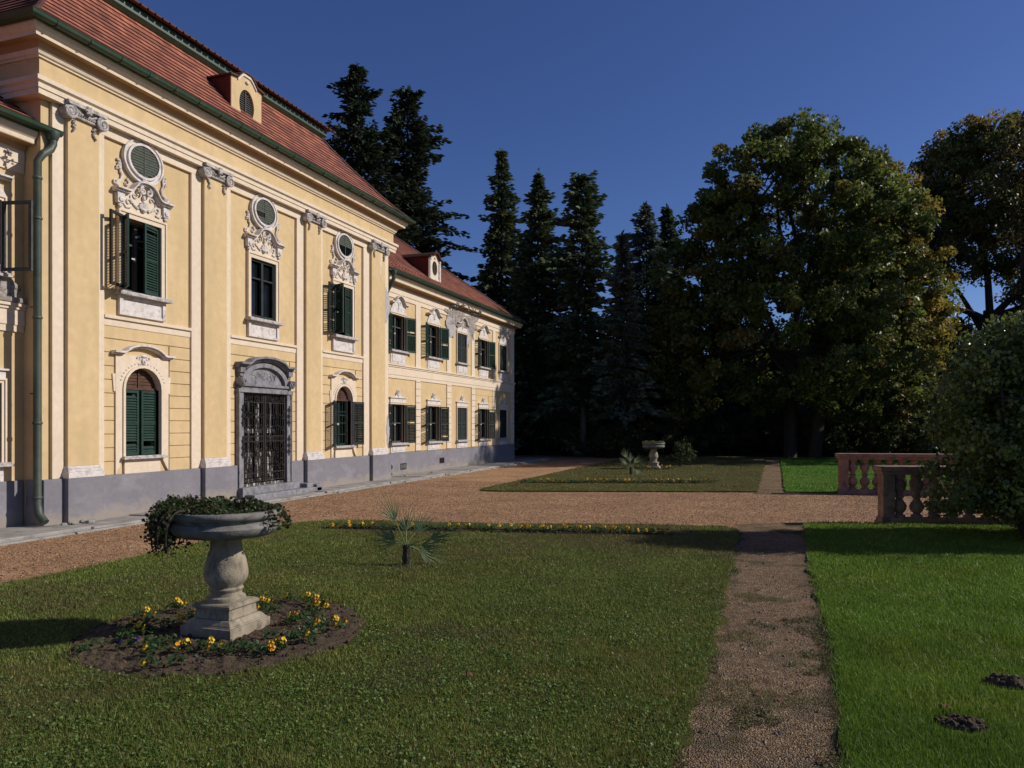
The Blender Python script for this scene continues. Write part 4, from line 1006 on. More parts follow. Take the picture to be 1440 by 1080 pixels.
# fallen leaves
lv = [(-.1, 5.0), (.03, 4.95), (.12, 5.1), (-.08, 4.75), (.33, 4.25), (.22, 4.1), (.95, 4.98), (.6, 7.6), (.1, 7.0), (-1.9, 4.6)]
for i, (x, y) in enumerate(lv):
    b = MB(); w = .022; t = rnd.uniform(0, 6)
    pts = [(-w * 1.3, 0, .003), (-w * .5, w * .8, .012), (w * .5, w * .7, .004), (w * 1.4, 0, .014), (w * .5, -w * .8, .012), (-w * .5, -w * .7, .003)]
    b.add([(x + a * math.cos(t) - c * math.sin(t), y + a * math.sin(t) + c * math.cos(t), z + (.0 if abs(x) < .4 else .05)) for a, c, z in pts], [(0, 1, 5), (1, 2, 4, 5), (2, 3, 4)])
    b.add([tuple((x + 1.4 * w * math.cos(t) * k, y + 1.4 * w * math.sin(t) * k, .012 + (.0 if abs(x) < .4 else .05))) for k in (1, 1.6)] + [(x + 1.5 * w * math.cos(t + .1), y + 1.5 * w * math.sin(t + .1), .01)], [(0, 1, 2)])
    o = b.build('fallen_leaf', M['deadleaf'], origin=(x, y, 0))
    tag(o, 'small brown curled leaf lying on the gravel path' if abs(x) < .4 else 'small brown curled leaf lying in the grass', 'fallen leaf', 'fallen leaves in the foreground')

# ------------------------------------------------------------------ soil beds, molehills
def soil_patch(name, cx, cy, rx, ry, h, seed, n=60, rings=16, parent=None, rough=.03):
    b = MB(); vs = [(cx, cy, .02 + h)]; fs = []
    for j in range(1, rings + 1):
        for k in range(n):
            t = 2 * math.pi * k / n; u = j / rings; rr = 1 + .1 * noise.noise(Vector((math.cos(t) * 3, math.sin(t) * 3, seed)))
            x, y = cx + rx * rr * u * math.cos(t), cy + ry * rr * u * math.sin(t)
            z = .02 + h * (1 - u ** 3) + rough * (noise.noise(Vector((x * 14, y * 14, seed))) + .7 * noise.noise(Vector((x * 33, y * 33, seed)))) * (1 if j < rings else 0)
            if j == rings: z = .0
            vs.append((x, y, z))
    for k in range(n): fs.append((0, 1 + k, 1 + (k + 1) % n))
    for j in range(rings - 1):
        for k in range(n): fs.append((1 + j * n + k, 1 + (j + 1) * n + k, 1 + (j + 1) * n + (k + 1) % n, 1 + j * n + (k + 1) % n))
    b.add(vs, fs)
    r2 = random.Random(seed)
    for k in range(int(260 * rx)):
        t, u = r2.uniform(0, 6.28), math.sqrt(r2.random()) * 1.02; x, y = cx + rx * u * math.cos(t), cy + ry * u * math.sin(t); q = r2.uniform(.006, .02)
        b.ball((x, y, .03 + h * (1 - min(1, u) ** 3)), (q, q * r2.uniform(.7, 1.2), q * .8), 6)
    return b.build(name, M['soil'])
tag(soil_patch('flower_bed', URN[0], URN[1], 1.13, 1.13, .004, 3, 120, 40, rough=.02), kind='structure')
tag(soil_patch('flower_bed', URN2[0], URN2[1], .8, .8, .02, 5, 60, 10), kind='structure')
tag(soil_patch('flower_bed', -4.25, strip_y(-4.25), 2.75, .14, .015, 6, 160, 8), kind='structure').rotation_euler = (0, 0, 0)
o = [x for x in bpy.data.objects if x.name == 'flower_bed.002'][0]
for v in o.data.vertices: v.co.y += (v.co.x + 4.25) * .205
tag(soil_patch('flower_bed', -4.2, strip2_y(-4.2), 2.7, .13, .012, 7, 120, 6), kind='structure')
o = [x for x in bpy.data.objects if x.name == 'flower_bed.003'][0]
for v in o.data.vertices: v.co.y += (v.co.x + 4.2) * .33
tag(soil_patch('molehill', 1.41, 5.64, .13, .09, .05, 12, 40, 10), 'dark earth molehill on the right lawn, the farther one at the picture edge', 'molehill', 'molehills on the right lawn')
tag(soil_patch('molehill', .98, 4.8, .14, .09, .035, 13, 40, 10), 'low dark earth molehill on the right lawn, the one nearer the path', 'molehill', 'molehills on the right lawn')

# ------------------------------------------------------------------ urns
def urn(loc, label, sc=1.0, pink=False):
    u = empty('garden_urn', loc, label, 'urn', 'stone urns on the lawns'); x, y, z = loc; mt = M['pinkstone'] if pink else M['urn']
    b = MB()
    def sq(h0, z0, h1, z1): b.add([(x - h0, y - h0, z0), (x + h0, y - h0, z0), (x + h0, y + h0, z0), (x - h0, y + h0, z0), (x - h1, y - h1, z1), (x + h1, y - h1, z1), (x + h1, y + h1, z1), (x - h1, y + h1, z1)],
                                [(0, 3, 2, 1), (4, 5, 6, 7), (0, 1, 5, 4), (1, 2, 6, 5), (2, 3, 7, 6), (3, 0, 4, 7)])
    sq(.245, -.05, .245, .1); sq(.232, .1, .222, .112); sq(.222, .112, .19, .15); sq(.17, .15, .165, .235); sq(.185, .235, .185, .262); sq(.18, .262, .165, .272)
    b.build('urn_base', M['urn'], u, bevel=.006)
    b = MB(); b.lathe((x, y, 0), [(.15, .27), (.155, .285), (.15, .305), (.125, .315), (.122, .345), (.13, .355), (.135, .37), (.125, .385), (.128, .395), (.158, .43), (.172, .475), (.172, .52), (.16, .58), (.14, .64), (.122, .7), (.12, .75), (.135, .78), (.14, .8)], 40)
    b.build('urn_stem', M['urn'], u, smooth=True)
    b = MB(); b.lathe((x, y, 0), [(.13, .77), (.15, .785), (.26, .79), (.35, .805), (.4, .83), (.42, .86), (.425, .885), (.41, .9), (.405, .915), (.385, .922), (.39, .94), (.415, .95), (.43, .97), (.43, .99), (.42, 1.005), (.385, 1.01), (.375, .97), (.3, .955), (.02, .95)], 56)
    b.build('urn_bowl', surf('grey_bowl_stone', (.15, .137, .12), (.25, .23, .205), 8, .88, .9, 80, .005, (.1, .095, .085), (4, 4, 8), (.5, .65)), u, smooth=True)
    return u
urn((URN[0], URN[1], 0), 'large stone urn filled with trailing greenery in the left foreground lawn')
urn((URN2[0], URN2[1], 0), 'distant stone urn standing on the far lawn before the dark trees')

def plant_obj(name, loc, label, cat, P, size, cols, up=.8, aspect=.8, stems=None, matl='leaf', group=None, jit=.3):
    e = empty(name, loc, label, cat, group)
    quads_obj('leaves', leafquads(P, size, up, aspect), 4, pick(cols, len(P), jit), M[matl], e)
    b = MB()
    for s_ in (stems or []): b.tube(s_, [.006 + .004 * (1 - k / len(s_)) for k in range(len(s_))], 4)
    if stems: b.build('stems', M['bark'], e)
    return e
# greenery in near urn: mound plus trailing part at the camera-left side
th = R(19.24); rv = np.array([math.cos(th), math.sin(th)])    # picture-right direction
N = 5200; t = rng.uniform(0, 2 * np.pi, N); r = np.sqrt(rng.random(N)) * .4
z = .985 + (.08 * (1 - (r / .45) ** 2)) * rng.uniform(.2, 1.15, N) * (1 + .5 * np.sin(3 * t)); Pm = np.column_stack([URN[0] + r * np.cos(t), URN[1] + r * np.sin(t), z])
sp = []; st = []
for k in range(85):
    a0 = rnd.gauss(math.pi + th, .42); x0, y0 = URN[0] + .4 * math.cos(a0), URN[1] + .4 * math.sin(a0); L = rnd.uniform(.12, .36)
    pts = []; out = rnd.uniform(.04, .17)
    for j in range(9):
        u = j / 8; pts.append((x0 + math.cos(a0) * out * math.sin(u * 1.9), y0 + math.sin(a0) * out * math.sin(u * 1.9), 1.03 + .05 * math.sin(u * 3) - L * u ** 1.5))
        for _ in range(6): sp.append((pts[-1][0] + rnd.gauss(0, .03), pts[-1][1] + rnd.gauss(0, .03), pts[-1][2] + rnd.gauss(0, .028)))
    st.append(pts)
for k in range(10):
    a0 = th + rnd.gauss(0, .3); x0, y0 = URN[0] + .4 * math.cos(a0), URN[1] + .4 * math.sin(a0)
    for j in range(7):
        u = j / 6
        for _ in range(4): sp.append((x0 + math.cos(a0) * .09 * math.sin(u * 1.8) + rnd.gauss(0, .02), y0 + math.sin(a0) * .09 * math.sin(u * 1.8) + rnd.gauss(0, .02), 1.03 - .16 * u))
plant_obj('trailing_plant', (URN[0], URN[1], .95), 'dense small-leaved green plant spilling over the left rim of the near urn', 'plant', np.vstack([Pm, np.array(sp)]), .032,
          [(.03, .06, .014), (.05, .085, .025), (.075, .1, .04), (.08, .045, .03)], stems=st)
N = 1100; t = rng.uniform(0, 2 * np.pi, N); r = np.sqrt(rng.random(N)) * .42
plant_obj('urn_plant', (URN2[0], URN2[1], .95), 'low pale plants growing in the bowl of the distant urn', 'plant', np.column_stack([URN2[0] + r * np.cos(t), URN2[1] + r * np.sin(t), .98 + rng.random(N) * .09]), .05, [(.1, .12, .05), (.16, .16, .08), (.05, .07, .03)])

# ------------------------------------------------------------------ pansies
YEL = [(.75, .42, .01), (.7, .3, .005), (.78, .5, .03)]; WHT = [(.7, .7, .6)]; PUR = [(.05, .01, .12)]
def pansy_src(nf, col, seed):
    r = random.Random(seed); N = r.randint(26, 44); P = np.column_stack([rng.normal(0, .035, N), rng.normal(0, .035, N), rng.uniform(.01, .055, N)])
    V = leafquads(P, .04, 1.3, .5); C = pick([(.03, .075, .018), (.045, .1, .03), (.06, .12, .04)], N, .2); fl = []
    for k in range(nf):
        px_, py_, pz = r.uniform(-.08, .08), r.uniform(-.08, .08), r.uniform(.035, .07); a = r.uniform(-2.2, .3); tilt = r.uniform(.3, 1.0)
        n = Vector((math.cos(a), math.sin(a), tilt)).normalized(); ux = n.cross(Vector((0, 0, 1))).normalized(); uy = ux.cross(n).normalized() * -1
        vs = []; fs = []
        for ang, rad in ((62, .012), (118, .012), (0, .0115), (180, .0115), (270, .015)):
            q = R(ang); cx, cy = .013 * math.cos(q), .013 * math.sin(q); i0 = len(vs)
            for j in range(7): w = 2 * math.pi * j / 7; vs.append(Vector((px_, py_, pz)) + ux * (cx + rad * math.cos(w)) + uy * (cy + rad * math.sin(w)) + n * (.0022 * ang / 60 + .005 * math.sin(2 * w + ang)))
            fs.append(tuple(range(i0, i0 + 7)))
        i0 = len(vs); vs += [Vector((px_, py_, pz)) + ux * .0055 * math.cos(w * 1.05) + uy * (.0055 * math.sin(w * 1.05) - .002) + n * .012 for w in range(6)]; fs.append(tuple(range(i0, i0 + 6))); fl.append((vs, fs, (px_, py_, pz)))
    return V, C, fl
psrc = {}
def pansy(x, y, kind, label, group, z=.03, sc=1.0):
    key = (kind, rnd.randint(0, 6))
    e = empty('pansy', (x, y, z), label, 'flower', group); e.rotation_euler.z = rnd.uniform(-.5, .5); e.scale = (sc,) * 3
    if key not in psrc:
        nf = {'y': 1 + key[1] % 3, 'g': 0, 'w': 1, 'p': 2}[kind]; V, C, fl = pansy_src(nf, None, hash(key[1]) + len(psrc))
        WL['tmp'] = Vector((0, 0, 0)); lf = quads_obj('leaves', V, 4, C, M['leaf']); lf.parent = e; parts = [lf]
        for vs, fs, c0 in fl:
            cols = {'y': YEL, 'w': WHT, 'p': PUR}[kind]; b = MB(); b.add(vs, fs); col = rnd.choice(cols)
            m = M.get(('pet', kind, col)) 
            if m is None: m = M[('pet', kind, col)] = surf('petal_' + {'y': 'yellow', 'w': 'white', 'p': 'purple'}[kind], tuple(v * .85 for v in col), col, 60, .6, .1)
            f = b.build('flower', [m, M['doorwood']]); f.data.polygons[len(f.data.polygons) - 1].material_index = 1; f.parent = e; parts.append(f)
        psrc[key] = parts
    else:
        for p in psrc[key]:
            c = p.copy(); COL.objects.link(c); c.parent = e
    return e
bed = [(1.0, 'y')] * 3
k = 0
for i in range(62):
    a = 2 * math.pi * i / 62 + rnd.uniform(-.06, .06); r_ = rnd.choice((.98, .9, .8, .68, .55)) + rnd.uniform(-.06, .06)
    x, y = URN[0] + r_ * math.cos(a), URN[1] + r_ * math.sin(a)
    kd = rnd.choices('ygwp', [.72, .22, .04, .02])[0]
    if r_ < .7: kd = rnd.choice('ggy')
    pansy(x + rnd.uniform(-.05, .05), y + rnd.uniform(-.05, .05), kd, {'y': 'yellow pansy plant in the round bed under the near urn', 'g': 'green pansy plant without blooms in the bed under the near urn', 'w': 'pansy with a pale bud in the bed under the near urn', 'p': 'dark purple pansy in the bed under the near urn'}[kd], 'pansies around the near urn', .035, 1.15)
for i in range(44):
    x = -6.75 + 5.1 * i / 43 + rnd.uniform(-.03, .03); kd = rnd.choices('yg', [.72, .28])[0]
    pansy(x, strip_y(x) + rnd.uniform(-.06, .06), kd, 'yellow pansy in the straight row along the near lawn edge' if kd == 'y' else 'leafy pansy without blooms in the row along the near lawn edge', 'pansies in the near row', .03, 1.25)
for i in range(36):
    x = -6.8 + 5.2 * i / 35 + rnd.uniform(-.04, .04); kd = rnd.choices('yg', [.6, .4])[0]
    pansy(x, strip2_y(x) + rnd.uniform(-.06, .06), kd, 'tiny yellow pansy in the row on the far lawn' if kd == 'y' else 'leafy pansy without blooms in the row on the far lawn', 'pansies in the far row', .03, 1.5)
for i in range(16):
    a = 2 * math.pi * i / 16; pansy(URN2[0] + .62 * math.cos(a), URN2[1] + .62 * math.sin(a), 'y', 'tiny yellow pansy around the foot of the distant urn', 'pansies around the distant urn', .03, 1.5)

# ------------------------------------------------------------------ palms
def palm(x, y, h, label, seed):
    r = random.Random(seed); e = empty('palm', (x, y, .02), label, 'palm', 'small fan palms on the lawns'); tr = MB(); tr.tube([(x, y, 0), (x + .005, y, .12), (x, y + .01, .26 * h)], [.04, .05, .035], 10)
    for k in range(18):
        a = r.uniform(0, 6.28); tr.tube([(x, y, .02 + .012 * k), (x + .05 * math.cos(a), y + .05 * math.sin(a), .08 + .012 * k)], [.014, .004], 4)
    tr.build('trunk', M['bark'], e)
    th_ = math.atan(370 / 1060); rx_ = Vector((math.cos(th_), math.sin(th_), 0)); fy_ = Vector((-math.sin(th_), math.cos(th_), 0))
    specs = [(112, -.1, .34), (97, .5, .2), (24, .0, .3), (52, .4, .2), (6, -.3, .2), (140, -.2, .16), (168, .3, .14), (-22, .2, .16)]
    for sa, dep, L in specs:
        sa = R(sa + r.uniform(-7, 7)); dv = (rx_ * math.cos(sa) + Vector((0, 0, math.sin(sa))) + fy_ * dep).normalized(); p0 = Vector((x, y, .24 * h)); L *= h
        p1 = p0 + dv * L; b = MB(); b.tube([p0, p0 + dv * L * .5 + Vector((0, 0, .015)), p1], .007, 5)
        nv = (fy_ * -1 + rx_ * r.uniform(-.5, .5) + Vector((0, 0, r.uniform(-.1, .5)))).normalized(); side = dv.cross(nv).normalized(); upv = side.cross(dv).normalized(); nl = 11
        for k in range(nl):
            f = (k - (nl - 1) / 2) / (nl - 1) * 2; q = f * R(36); ld = (dv * math.cos(q) + side * math.sin(q)).normalized(); ll = .42 * h * (1 - .35 * abs(f)) * r.uniform(.85, 1.1)
            s2 = ld.cross(upv).normalized() * .0075; mid = p1 + ld * ll * .5; tip = p1 + ld * ll - Vector((0, 0, .22 * ll * r.random()))
            b.add([p1 + s2 * .2, p1.lerp(tip, .3) + s2, tip, p1.lerp(tip, .3) - s2, p1 - s2 * .2, p1.lerp(tip, .3) - upv * .004], [(0, 1, 5), (1, 2, 5), (5, 2, 3), (5, 3, 4), (0, 5, 4)])
        b.build('frond', surf('palm_frond', (.13, .18, .07), (.2, .26, .1), 20, .5) if 'frond' not in M else M['frond'], e)
        M.setdefault('frond', bpy.data.materials[-1] if False else bpy.data.objects[-1].data.materials[0] if False else [m for m in bpy.data.materials if m.name == 'palm_frond'][0])
    return e
palm(-4.17, 8.1, 1.0, 'small fan palm with spiky fronds on the near lawn', 3)
palm(-4.59, 25.3, 1.05, 'tiny fan palm on the far lawn beside the distant urn', 9)

# ------------------------------------------------------------------ balustrades
def balustrade(x, y, az, length, label, n_b, seed):
    e = empty('balustrade', (x, y, 0), label, 'balustrade', 'stone balustrades at the garden steps')
    e.rotation_euler.z = R(90 - az)
    def part(b, name, bev=.008, smooth=False):
        me_o = WL[e.name]; WL[e.name] = Vector((0, 0, 0)); o = b.build(name, M['pinkstone'], e, smooth=smooth, bevel=bev); WL[e.name] = me_o; return o
    b = MB(); b.box(-.03, length, -.15, .15, .84, .9); b.box(-.06, length + .03, -.18, .18, .9, .985); part(b, 'rail')
    b = MB(); b.box(-.02, length, -.14, .14, 0, .1); b.box(-.04, length, -.17, .17, -.1, .04); part(b, 'base_rail')
    b = MB(); b.box(0, .2, -.12, .12, .1, .84); part(b, 'pier')
    b = MB(); b.box(length - .17, length, -.12, .12, .1, .84); part(b, 'pier')
    sp = (length - .34) / n_b
    prof = [(min(.125, q * 1.12), z) for q, z in [(.085, 0), (.085, .04), (.06, .05), (.05, .07), (.075, .1), (.1, .15), (.105, .2), (.085, .25), (.055, .3), (.045, .33), (.07, .345), (.07, .37), (.045, .385), (.05, .42), (.075, .47), (.1, .54), (.1, .58), (.08, .62), (.06, .65), (.085, .68), (.085, .74)]]
    src = None
    for k in range(n_b):
        u = .17 + sp * (k + .5)
        if src is None:
            b = MB(); b.lathe((0, 0, 0), prof, 20); src = part(b, 'baluster', 0, True); o = src
        else: o = src.copy(); COL.objects.link(o); o.parent = e
        o.location = (u, 0, .1); 
    return e
balustrade(1.72, 14.42, 75, 4.4, 'pink stone balustrade in front, half hidden by the bush', 14, 1)
balustrade(1.5, 20.35, 80, 5.2, 'pink stone balustrade farther back by the far right lawn', 17, 2)

# ------------------------------------------------------------------ trees
def limb(mb, p0, p1, r0, r1, bend=.12, n=6, seed=0):
    r = random.Random(seed); p0, p1 = Vector(p0), Vector(p1); L = (p1 - p0).length; off = Vector((r.gauss(0, 1), r.gauss(0, 1), abs(r.gauss(0, .6)))) * L * bend
    pts = [p0.lerp(p1, k / n) + off * math.sin(math.pi * k / n) for k in range(n + 1)]
    mb.tube(pts, [r0 + (r1 - r0) * k / n for k in range(n + 1)], 7); return pts
def broadleaf(name, loc, label, cat, lobes, trunk_r, nclump, nleaf, size, cols, fork=.35, seed=1, trunks=1, matl='leaf', clump_r=.7, weights=None, jit=.28, group=None, shell=.55, lean=(0, 0)):
    """lobes: (dx, dy, z, rx, ry, rz) ellipsoids relative to loc that make the crown"""
    r = random.Random(seed); g = np.random.default_rng(seed); x, y, z0 = loc
    e = empty(name, loc, label, cat, group)
    H = max(l[2] + l[5] for l in lobes); vol = np.array([l[3] * l[4] * l[5] for l in lobes]) ** .8; vol /= vol.sum()
    Lo = np.array(lobes); which = g.choice(len(lobes), nclump, p=vol); d = g.normal(size=(nclump, 3)); d /= np.linalg.norm(d, axis=1)[:, None]
    rad = g.uniform(shell ** 3, 1, nclump) ** (1 / 3); C = Lo[which, :3] + d * rad[:, None] * Lo[which, 3:6] + np.array([x, y, 0])
    C = C[C[:, 2] > .25]; nclump = len(C)
    mb = MB(); base = Vector((x, y, -.1))
    hubs = []
    for t in range(trunks):
        ox, oy = (0, 0) if trunks == 1 else (r.gauss(0, trunk_r * 2), r.gauss(0, trunk_r * 2))
        top = Vector((x + ox * 2 + lean[0], y + oy * 2 + lean[1], H * fork)); pts = limb(mb, base + Vector((ox, oy, 0)), top, trunk_r / trunks ** .5 * 1.15, trunk_r / trunks ** .5 * .75, .03, 6, seed + t); mb.v[-1]
        for k in range(6 if trunks == 1 else 3):
            l = lobes[r.randrange(len(lobes))]; tgt = Vector((x + l[0] + r.uniform(-.5, .5) * l[3], y + l[1] + r.uniform(-.5, .5) * l[4], l[2] + r.uniform(-.2, .6) * l[5]))
            hubs += [(q, trunk_r * .35) for q in limb(mb, top - Vector((0, 0, r.uniform(0, .25) * H * fork)), tgt, trunk_r * .5 / trunks ** .3, trunk_r * .12, .14, 7, seed * 31 + k + 7 * t)[3:]]
    for k in range(min(nclump, 160)):
        c = Vector(C[k]); h = min(hubs, key=lambda q: (q[0] - c).length); limb(mb, h[0], c, trunk_r * .13, trunk_r * .025, .12, 4, k)
    mb.build('trunk', M['bark'], e, smooth=True)
    per = max(3, nleaf // nclump); P = np.repeat(C, per, axis=0); N = len(P)
    o = g.normal(size=(N, 3)); o /= np.linalg.norm(o, axis=1)[:, None]; cr = np.repeat(clump_r * g.uniform(.5, 1.35, nclump), per)
    P = P + o * (g.random(N) ** .45 * cr)[:, None] * np.array([1, 1, .72])
    P = P[P[:, 2] > .02]; N = len(P)
    cc = pick(cols, nclump, .22, weights); cc = np.repeat(cc, per, axis=0)[:N] if N == nclump * per else pick(cols, N, .2, weights)
    own = pick(cols, N, jit, weights); col = np.clip(cc * .62 + own * .38, .003, .5)
    quads_obj('crown', leafquads(P, size, .5, .62), 4, col, M[matl], e)
    return e
def conifer(name, loc, label, H, rbase, seed, low=.06, irregular=.38, dens=1.12, cols=((0.085, 0.119, 0.056), (0.120, 0.158, 0.076), (0.171, 0.210, 0.106)), topflat=0, droop=.28, group='dark conifers', pale=False, bare=0.0, power=.85, gap=0.0):
    r = random.Random(seed); g = np.random.default_rng(seed); x, y, _ = loc; e = empty(name, loc, label, 'conifer', group)
    mb = MB(); lx, ly = r.gauss(0, .15), r.gauss(0, .15)
    mb.tube([(x + lx * t * t, y + ly * t * t, H * t * .985 - .1) for t in (0, .2, .4, .6, .8, 1)], [.011 * H * (1.02 - t) + .015 for t in (0, .2, .4, .6, .8, 1)], 8)
    P = []; D = []; S = []
    z = H * low + .3; k = 0
    while z < H * .985:
        u = z / H; L0 = rbase * (1 - u) ** power * (1 if topflat == 0 else 1) + .12
        if topflat and u > .8: L0 = max(L0, topflat * (1 - (u - .8) / .2 * .6))
        if gap and .5 < u < .62: L0 *= (1 - gap)
        nb = int(r.uniform(6, 9) * dens) + 2; layer = r.uniform(1 - irregular, 1 + irregular)
        for j in range(nb):
            a = r.uniform(0, 6.283); L = L0 * layer * r.uniform(.5, 1.15) * (1 + .55 * noise.noise(Vector((math.cos(a) * 1.3 + seed, math.sin(a) * 1.3, z * .42)))); 
            if L < .15: L = .15
            rise = .28 * L * max(0, u - .55) * 2; dr = droop * L * (1 - u * .5)
            if bare and u < bare and r.random() < .6: continue
            n = max(3, int(L / .17 * dens)); ca, sa = math.cos(a), math.sin(a)
            if j < 4 and L > .5: mb.tube([(x, y, z), (x + ca * L * .5, y + sa * L * .5, z + rise * .6 - dr * .35), (x + ca * L * .9, y + sa * L * .9, z + rise - dr * .85)], [.022 + .004 * L, .014, .005], 4)
            for q in range(n):
                t = (q + r.random()) / n; 
                if t < .15: continue
                w = .32 * L * (1 - t) + .12; cx, cz = L * t, z + rise * t - dr * t * t + (.06 if t > .85 else 0)
                for m_ in range(4 if t > .3 else 2):
                    off = r.uniform(-w, w); P.append((x + lx * u * u + ca * cx - sa * off, y + ly * u * u + sa * cx + ca * off, cz + r.uniform(-.16, .08) - abs(off) * .15))
                    D.append((ca * .8 - sa * off / (w + .01) * .7, sa * .8 + ca * off / (w + .01) * .7, r.uniform(-.35, .15))); S.append(r.uniform(.22, .46))
        z += r.uniform(.17, .3) / dens ** .3; k += 1
    for q in range(14): P.append((x + lx + r.gauss(0, .05), y + ly + r.gauss(0, .05), H * (.955 + .045 * r.random()))); D.append((r.gauss(0, .4), r.gauss(0, .4), 1)); S.append(.3)
    mb.build('trunk', M['barkpale'] if pale else M['bark'], e, smooth=True)
    P, D, S = np.array(P), np.array(D), np.array(S); N = len(P)
    # two crossed narrow sprays per twig
    out = []; D /= np.linalg.norm(D, axis=1)[:, None]
    for rep in range(2):
        n = g.normal(size=(N, 3)); n -= D * (n * D).sum(1)[:, None]; n /= np.linalg.norm(n, axis=1)[:, None]
        wd = (S * .2)[:, None]; ln = S[:, None]
        a = P - D * ln * .45; c = P + D * ln * .55; b = P + n * wd; d = P - n * wd; out.append(np.stack([a, b, c, d], 1).reshape(-1, 3))
    V = np.concatenate(out); C1 = pick(list(cols), N, .3); quads_obj('foliage', V, 4, np.concatenate([C1, C1]), M['needle'], e); return e
def W(px, Z):   # bearing and distance to world ground position
    X = (px - 720) / 1060 * Z; th = math.atan(370 / 1060); return (round(X * math.cos(th) - Z * math.sin(th), 2), round(X * math.sin(th) + Z * math.cos(th), 2), 0)
conifer('fir_tree', W(508, 42), 'tall ragged dark fir rising behind the right wing roof, left of its pair', 21.8, 4.3, 5, irregular=.45, power=.62, droop=.12, dens=1.05, cols=((0.049, 0.067, 0.036), (0.068, 0.088, 0.047)))
conifer('fir_tree', W(574, 44), 'tall dark fir behind the wing roof, right of its pair', 21.4, 4.4, 6, irregular=.35, power=.62, droop=.15, dens=1.05, cols=((0.049, 0.067, 0.036), (0.068, 0.088, 0.047)))
conifer('spruce_tree', W(705, 46), 'pointed spruce just right of the palace, tallest of the row', 18.7, 3.2, 7, irregular=.25, power=.8)
conifer('spruce_tree', W(754, 43), 'second pointed spruce in the row behind the lawn', 16.4, 3.2, 8, power=.8)
conifer('spruce_tree', W(820, 41), 'broad blunt-topped spruce, third in the row', 15.4, 2.8, 9, low=.17, topflat=1.3, power=.55, gap=.45, pale=True)
conifer('spruce_tree', W(879, 40), 'shorter narrow spruce, fourth in the row', 11.9, 2.5, 10, low=.18, pale=True, cols=((0.129, 0.158, 0.106), (0.171, 0.205, 0.140), (0.228, 0.250, 0.171)))
conifer('spruce_tree', W(912, 43), 'blue-grey spruce with rounded tip, fifth in the row', 14.4, 2.8, 11, low=.15, topflat=.8, power=.6, pale=True, cols=((0.120, 0.152, 0.130), (0.165, 0.200, 0.167)))
conifer('spruce_tree', W(943, 47), 'slim spruce partly behind the chestnut crown, last in the row', 15.4, 2.2, 12, power=.7)
CH = [(.095, .13, .026), (.135, .165, .035), (.19, .17, .042), (.25, .15, .045)]
x, y, _ = W(1110, 38)
broadleaf('chestnut_tree', (x, y, 0), 'huge round dark green chestnut with browning leaves in the middle of the tree line', 'tree',
          [(0, 0, 12.2, 4.6, 4.4, 4.6), (-3.4, -.5, 9, 3.3, 3.2, 4.2), (3.4, .3, 9.5, 3.2, 3.2, 4.4), (-.5, -1, 6, 5, 4, 4.2), (-1.4, 0, 14.4, 2.6, 2.6, 2.2), (2.2, .5, 14, 2.4, 2.4, 2.4), (-4.3, 0, 5.4, 2.6, 2.6, 3.6), (3.6, 0, 4.6, 2.8, 2.8, 3.4), (-4.6, 0, 10.2, 1.3, 1.3, 1.4), (-3.2, 0, 13.2, 1.5, 1.4, 1.3), (.4, 0, 16.2, 1.6, 1.5, .9), (4.6, 0, 12.4, 1.4, 1.4, 1.6), (-5.6, 0, 7.2, 1.5, 1.4, 1.5)], .42, 820, 120000, .24, CH, seed=4, weights=[.36, .42, .19, .03], clump_r=.62, trunks=2)
x, y, _ = W(1238, 43)
broadleaf('maple_tree', (x, y, 0), 'yellowing tree between the big chestnut and the oak on the right', 'tree',
          [(0, 0, 12.6, 2.7, 3, 4.2), (-1.8, 0, 8, 2.4, 2.8, 4.5), (1.6, 0, 8.4, 2.2, 2.8, 4.2), (.2, 0, 4.5, 3.2, 3, 4)], .35, 560, 80000, .23, [(0.194, 0.187, 0.034), (0.259, 0.203, 0.038), (0.356, 0.234, 0.043), (0.130, 0.172, 0.034)], seed=9, weights=[.3, .3, .2, .2], clump_r=.6)
x, y, _ = W(1392, 47)
broadleaf('oak_tree', (x, y, 0), 'tall oak at the right edge with forking limbs against the sky', 'tree',
          [(0, 0, 17, 4.2, 4, 4), (-3.4, 0, 14.6, 2.6, 3, 3), (3.6, 0, 16, 3.4, 3, 5), (-1.6, 0, 11.6, 1.6, 2, 1.0), (-4.4, 0, 9.6, 1.8, 2, 1.4), (4.4, 0, 9, 2.6, 2.6, 3.4), (0, 0, 6.2, 4.6, 3, 2.2), (-3, 0, 5, 2.5, 2.5, 2.5), (-5, 0, 12.8, 2.2, 2.4, 2.4), (-2.2, 0, 17.6, 2.2, 2.2, 2.0), (-6.2, 0, 10.5, 2.4, 2.2, 2.4), (-4.6, 0, 7.4, 3.2, 2.6, 2.6), (2.2, 0, 11, 2.2, 2.2, 1.8), (1, 0, 13.4, 2.4, 2.4, 1.6), (-1, 0, 19, 1.8, 2, 1.6)], .5, 1050, 135000, .24, [(0.098, 0.123, 0.030), (0.157, 0.161, 0.040), (0.255, 0.189, 0.047), (0.353, 0.208, 0.051)], fork=.42, seed=15, weights=[.35, .3, .22, .13], clump_r=.7)
x, y, _ = W(1445, 34)
broadleaf('oak_tree', (x, y, 0), 'dark upright trunk and sparse crown cut by the right picture edge', 'tree',
          [(1.5, 0, 13, 3.0, 3, 3), (2, 0, 8, 2.4, 2.4, 3.4), (1, 0, 10, 2.0, 2, 1.6)], .38, 130, 15000, .2, [(.03, .036, .012), (.05, .05, .016), (.1, .07, .022)], fork=.6, seed=18, clump_r=.7)
